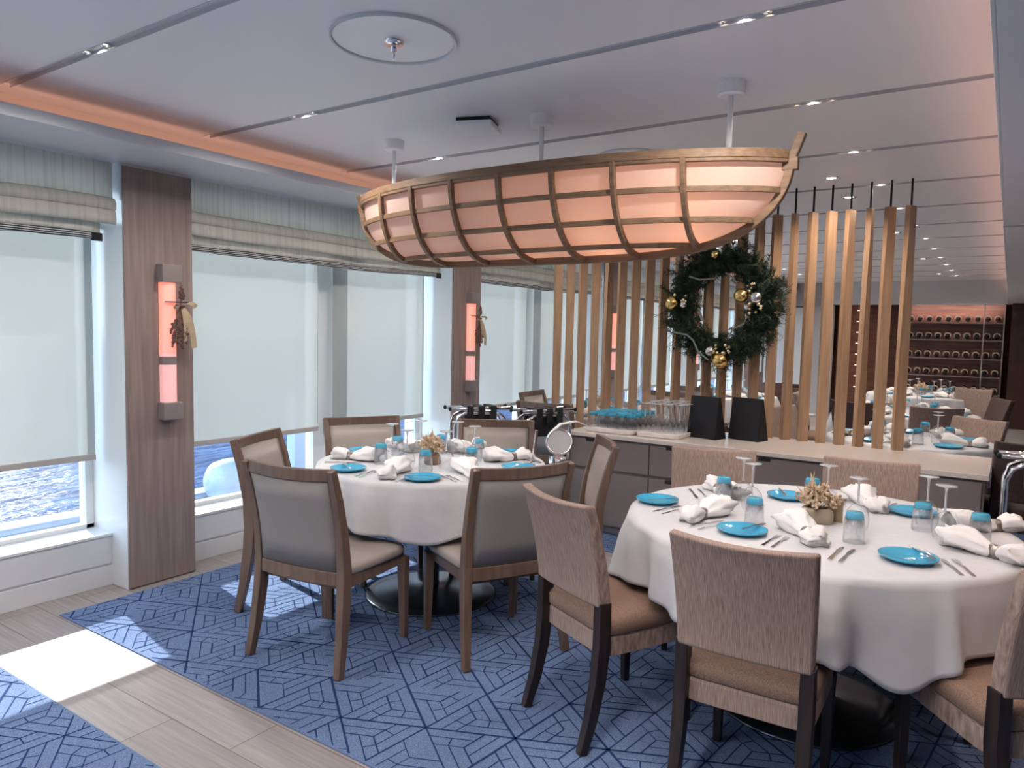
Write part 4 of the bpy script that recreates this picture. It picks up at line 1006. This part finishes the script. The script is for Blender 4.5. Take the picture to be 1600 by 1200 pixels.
# ---------------------------------------------------------------- tables and chairs further back
far = 'fully laid tables in the background'
def simple_table(cx, cy, R_, n_, label, clabel, phase=0, napl=''):
    round_table(cx, cy, R_, label, clabel, [(D(a), .3, .05) for a in (20, 110, 200, 290)], seed=int(cx*10+cy*7) % 50)
    for i in range(n_):
        a_ = phase+2*PI*i/n_; sd = ['right side', 'far right side', 'far side', 'far left side', 'left side', 'near left side', 'near side', 'near right side'][int(round((a_ % (2*PI))/(PI/4))) % 8]
        P = lambda r_, d: (cx+r_*math.cos(a_+d), cy+r_*math.sin(a_+d))
        x, y = P(R_*.74, -.5); place('plate', mk_plate, (x, y, TZ), 0, 'blue glass plate at the '+sd+' of the '+napl, 'plate', gp)
        x, y = P(R_*.68, 0); place('napkin%d' % (i % 3), mk_napkin(i % 3+1), (x, y, TZ), a_+PI/2+.3, 'white rolled napkin at the '+sd+' of the '+napl, 'napkin', gn)
        x, y = P(R_*.46, .35); place('tumbler', mk_tumbler, (x, y, TZ), 0, 'upturned tumbler at the '+sd+' of the '+napl, 'tumbler', gt)
        x, y = P(R_*.40, -.2); place('wine', mk_wine, (x, y, TZ), 0, 'upturned wine glass at the '+sd+' of the '+napl, 'wine glass', gw)
simple_table(-.58, 6.14, .56, 5, 'round table just behind the sideboard', 'white tablecloth on the table just behind the sideboard', .9, 'table behind the sideboard')
simple_table(-.85, 8.35, .66, 6, 'round table in front of the wine cabinet side', 'white tablecloth on the second table behind the sideboard', .2, 'second table past the sideboard')
simple_table(-3.05, 6.15, .58, 6, 'round table by the windows behind the slats', 'white tablecloth on the table by the windows behind the slats', .5, 'table by the windows')
simple_table(-2.9, 9.0, .62, 6, 'round table far down the window side', 'white tablecloth on the table far down the window side', .1, 'table far down the window side')
simple_table(-.9, 11.2, .7, 6, 'round table nearest the wine cabinet', 'white tablecloth on the table nearest the wine cabinet', .1, 'table nearest the wine cabinet')
place('vase1', None, (-.90, 8.3, TZ), .3, 'dried flowers on the second table behind the sideboard', 'vase')
place('vase1', None, (-3.1, 6.1, TZ), .3, 'dried flowers on the table by the windows behind the slats', 'vase')
place('vase2', None, (-.95, 11.2, TZ), .3, 'dried flowers on the table nearest the wine cabinet', 'vase')
gc = 'chairs in the background'
chair_at('beige', -3.19, 5.19, -.15, .98, 'beige chair with curved back at the table behind the divider', gc)
chair_at('beige', -3.90, 6.1, 1, .1, 'beige chair by the window behind the slats', gc)
chair_at('beige', -2.35, 6.6, -.8, -.5, 'beige chair right of the table behind the slats', gc)
chair_at('beige', -2.9, 7.15, -.1, -1, 'beige chair at the far side of the table behind the slats', gc)
chair_at('beige', -3.0, 8.1, .1, 1, 'beige chair in front of the table far down the window side', gc)
chair_at('beige', -2.0, 8.9, -1, .1, 'beige chair right of the table far down the window side', gc)
chair_at('fabric', -.15, 6.62, -.55, -.83, 'woven fabric chair at the right of the table just behind the sideboard', gc)
chair_at('fabric', -.50, 7.45, -.25, 1, 'woven fabric chair in front of the second table behind the sideboard', gc)
chair_at('fabric', -1.62, 6.5, .8, -.3, 'woven fabric chair seen between the slats', gc)
chair_at('darkshaded', .17, 5.24, -.15, .98, 'woven fabric chair darkened as in shade at the right end of the sideboard', gc)
chair_at('darkshaded', -.02, 9.05, -.9, -.4, 'dark brown chair near the red cushion', gc)
chair_at('fabric', -.33, 10.7, -.3, -.9, 'tan chair in front of the wine cabinet', gc)
chair_at('fabric', -1.85, 8.2, 1, .1, 'woven fabric chair left of the second table behind the sideboard', gc)
chair_at('darkshaded', -1.2, 7.5, .3, 1, 'dark brown chair seen between the right slats', gc)
# banquette with cushions at the right
o = empty('banquette', (.75, 9.6, .006), 0, 'dark brown banquette bench along the right aisle', 'bench')
MB().box(-.45, .45, -2.2, 3.5, 0, .45).build('seat', 'darkshaded', o, bevel=.03); MB().box(.30, .45, -2.2, 3.5, .45, 1.0).build('backrest', 'darkshaded', o, bevel=.04)
MB().box(-.45, .45, -2.35, -2.2, 0, .85).build('end_panel', 'dark', o, bevel=.01)
o = rbox(MB(), [(0, 0, 0, .10, .20), (.03, 0, 0, .13, .24), (.36, 0, 0, .12, .24), (.40, 0, 0, .09, .20)], .4).build('cushion', 'redcushion', None, smooth=True)
o.location = (.40, 9.5, .456); tag(o, 'rust red cushion on the dark banquette', 'cushion')

# ---------------------------------------------------------------- wine cabinet on the far wall
WX0, WX1, WY = -1.63, -.09, Y1-.62
K_ = empty('wine_cabinet', ((WX0+WX1)/2, WY, 0), 0, 'tall wine cabinet with steel frame and lit shelves on the far wall', 'wine cabinet')
hw_ = (WX1-WX0)/2
MB().box(-hw_, hw_, .30, .33, .1, 2.13).build('back_panel', 'pinkwood', K_)
MB().box(-hw_, hw_, 0, .32, 0, .12).build('base', 'dark', K_)
shelf_z = [.55, .86, 1.17, 1.50, 1.80]
for z in shelf_z: MB().box(-hw_+.01, hw_-.01, .02, .30, z-.012, z).build('shelf', 'bracket', K_)
for x in (-hw_, -hw_+.04, .47, hw_-.01): MB().box(x-.008, x+.008, -.01, .01, 0, 2.13).build('frame_post', 'steel', K_)
MB().box(-hw_, hw_, -.01, .01, 2.115, 2.13).build('frame_rail', 'steel', K_)
def mk_bottle():
    o = empty('wine_bottle')
    MB().lathe([(0, 0), (.036, 0), (.040, .006), (.040, .17), (.034, .20), (.015, .235), (.014, .29), (0, .29)], 16).xf(Matrix.Translation((0, 0, .055)) @ Matrix.Rotation(D(-72), 4, 'X')).build('glass_body', 'bottle', o, smooth=True)
    mb = MB(); mb.lathe([(.0, -.004), (.055, -.004), (.055, .004), (0, .004)], 20).xf(Matrix.Translation((0, .05, .078)) @ Matrix.Rotation(D(-78), 4, 'X')); mb.build('holder', 'label', o)
    return o
rows = ['top', 'second', 'third', 'fourth', 'lowest']
for r_, z in enumerate(reversed(shelf_z)):
    for i in range(10):
        place('bottle', mk_bottle, (WX0+.11+.1475*i, WY+.07, z), 0, 'dark wine bottle on the %s shelf of the wine cabinet, %s from left' % (rows[r_], NTH[i]), 'bottle', 'bottles in the wine cabinet')
lamp('cabinet_light', 'AREA', ((WX0+WX1)/2, WY+.05, 2.11), 3.5, (1, .72, .6), aim=(0, .35, -1), shape='RECTANGLE', size=1.4, size_y=.05)
# open display shelves left of the cabinet
Q = empty('display_shelf', (-2.45, Y1-.10, 0), 0, 'dark brown niche with small lit shelves left of the wine cabinet', 'shelf unit')
MB().box(-.36, .36, -.10, -.06, 0, 2.12).build('niche_back', 'brownwall', Q)
for i in range(8):
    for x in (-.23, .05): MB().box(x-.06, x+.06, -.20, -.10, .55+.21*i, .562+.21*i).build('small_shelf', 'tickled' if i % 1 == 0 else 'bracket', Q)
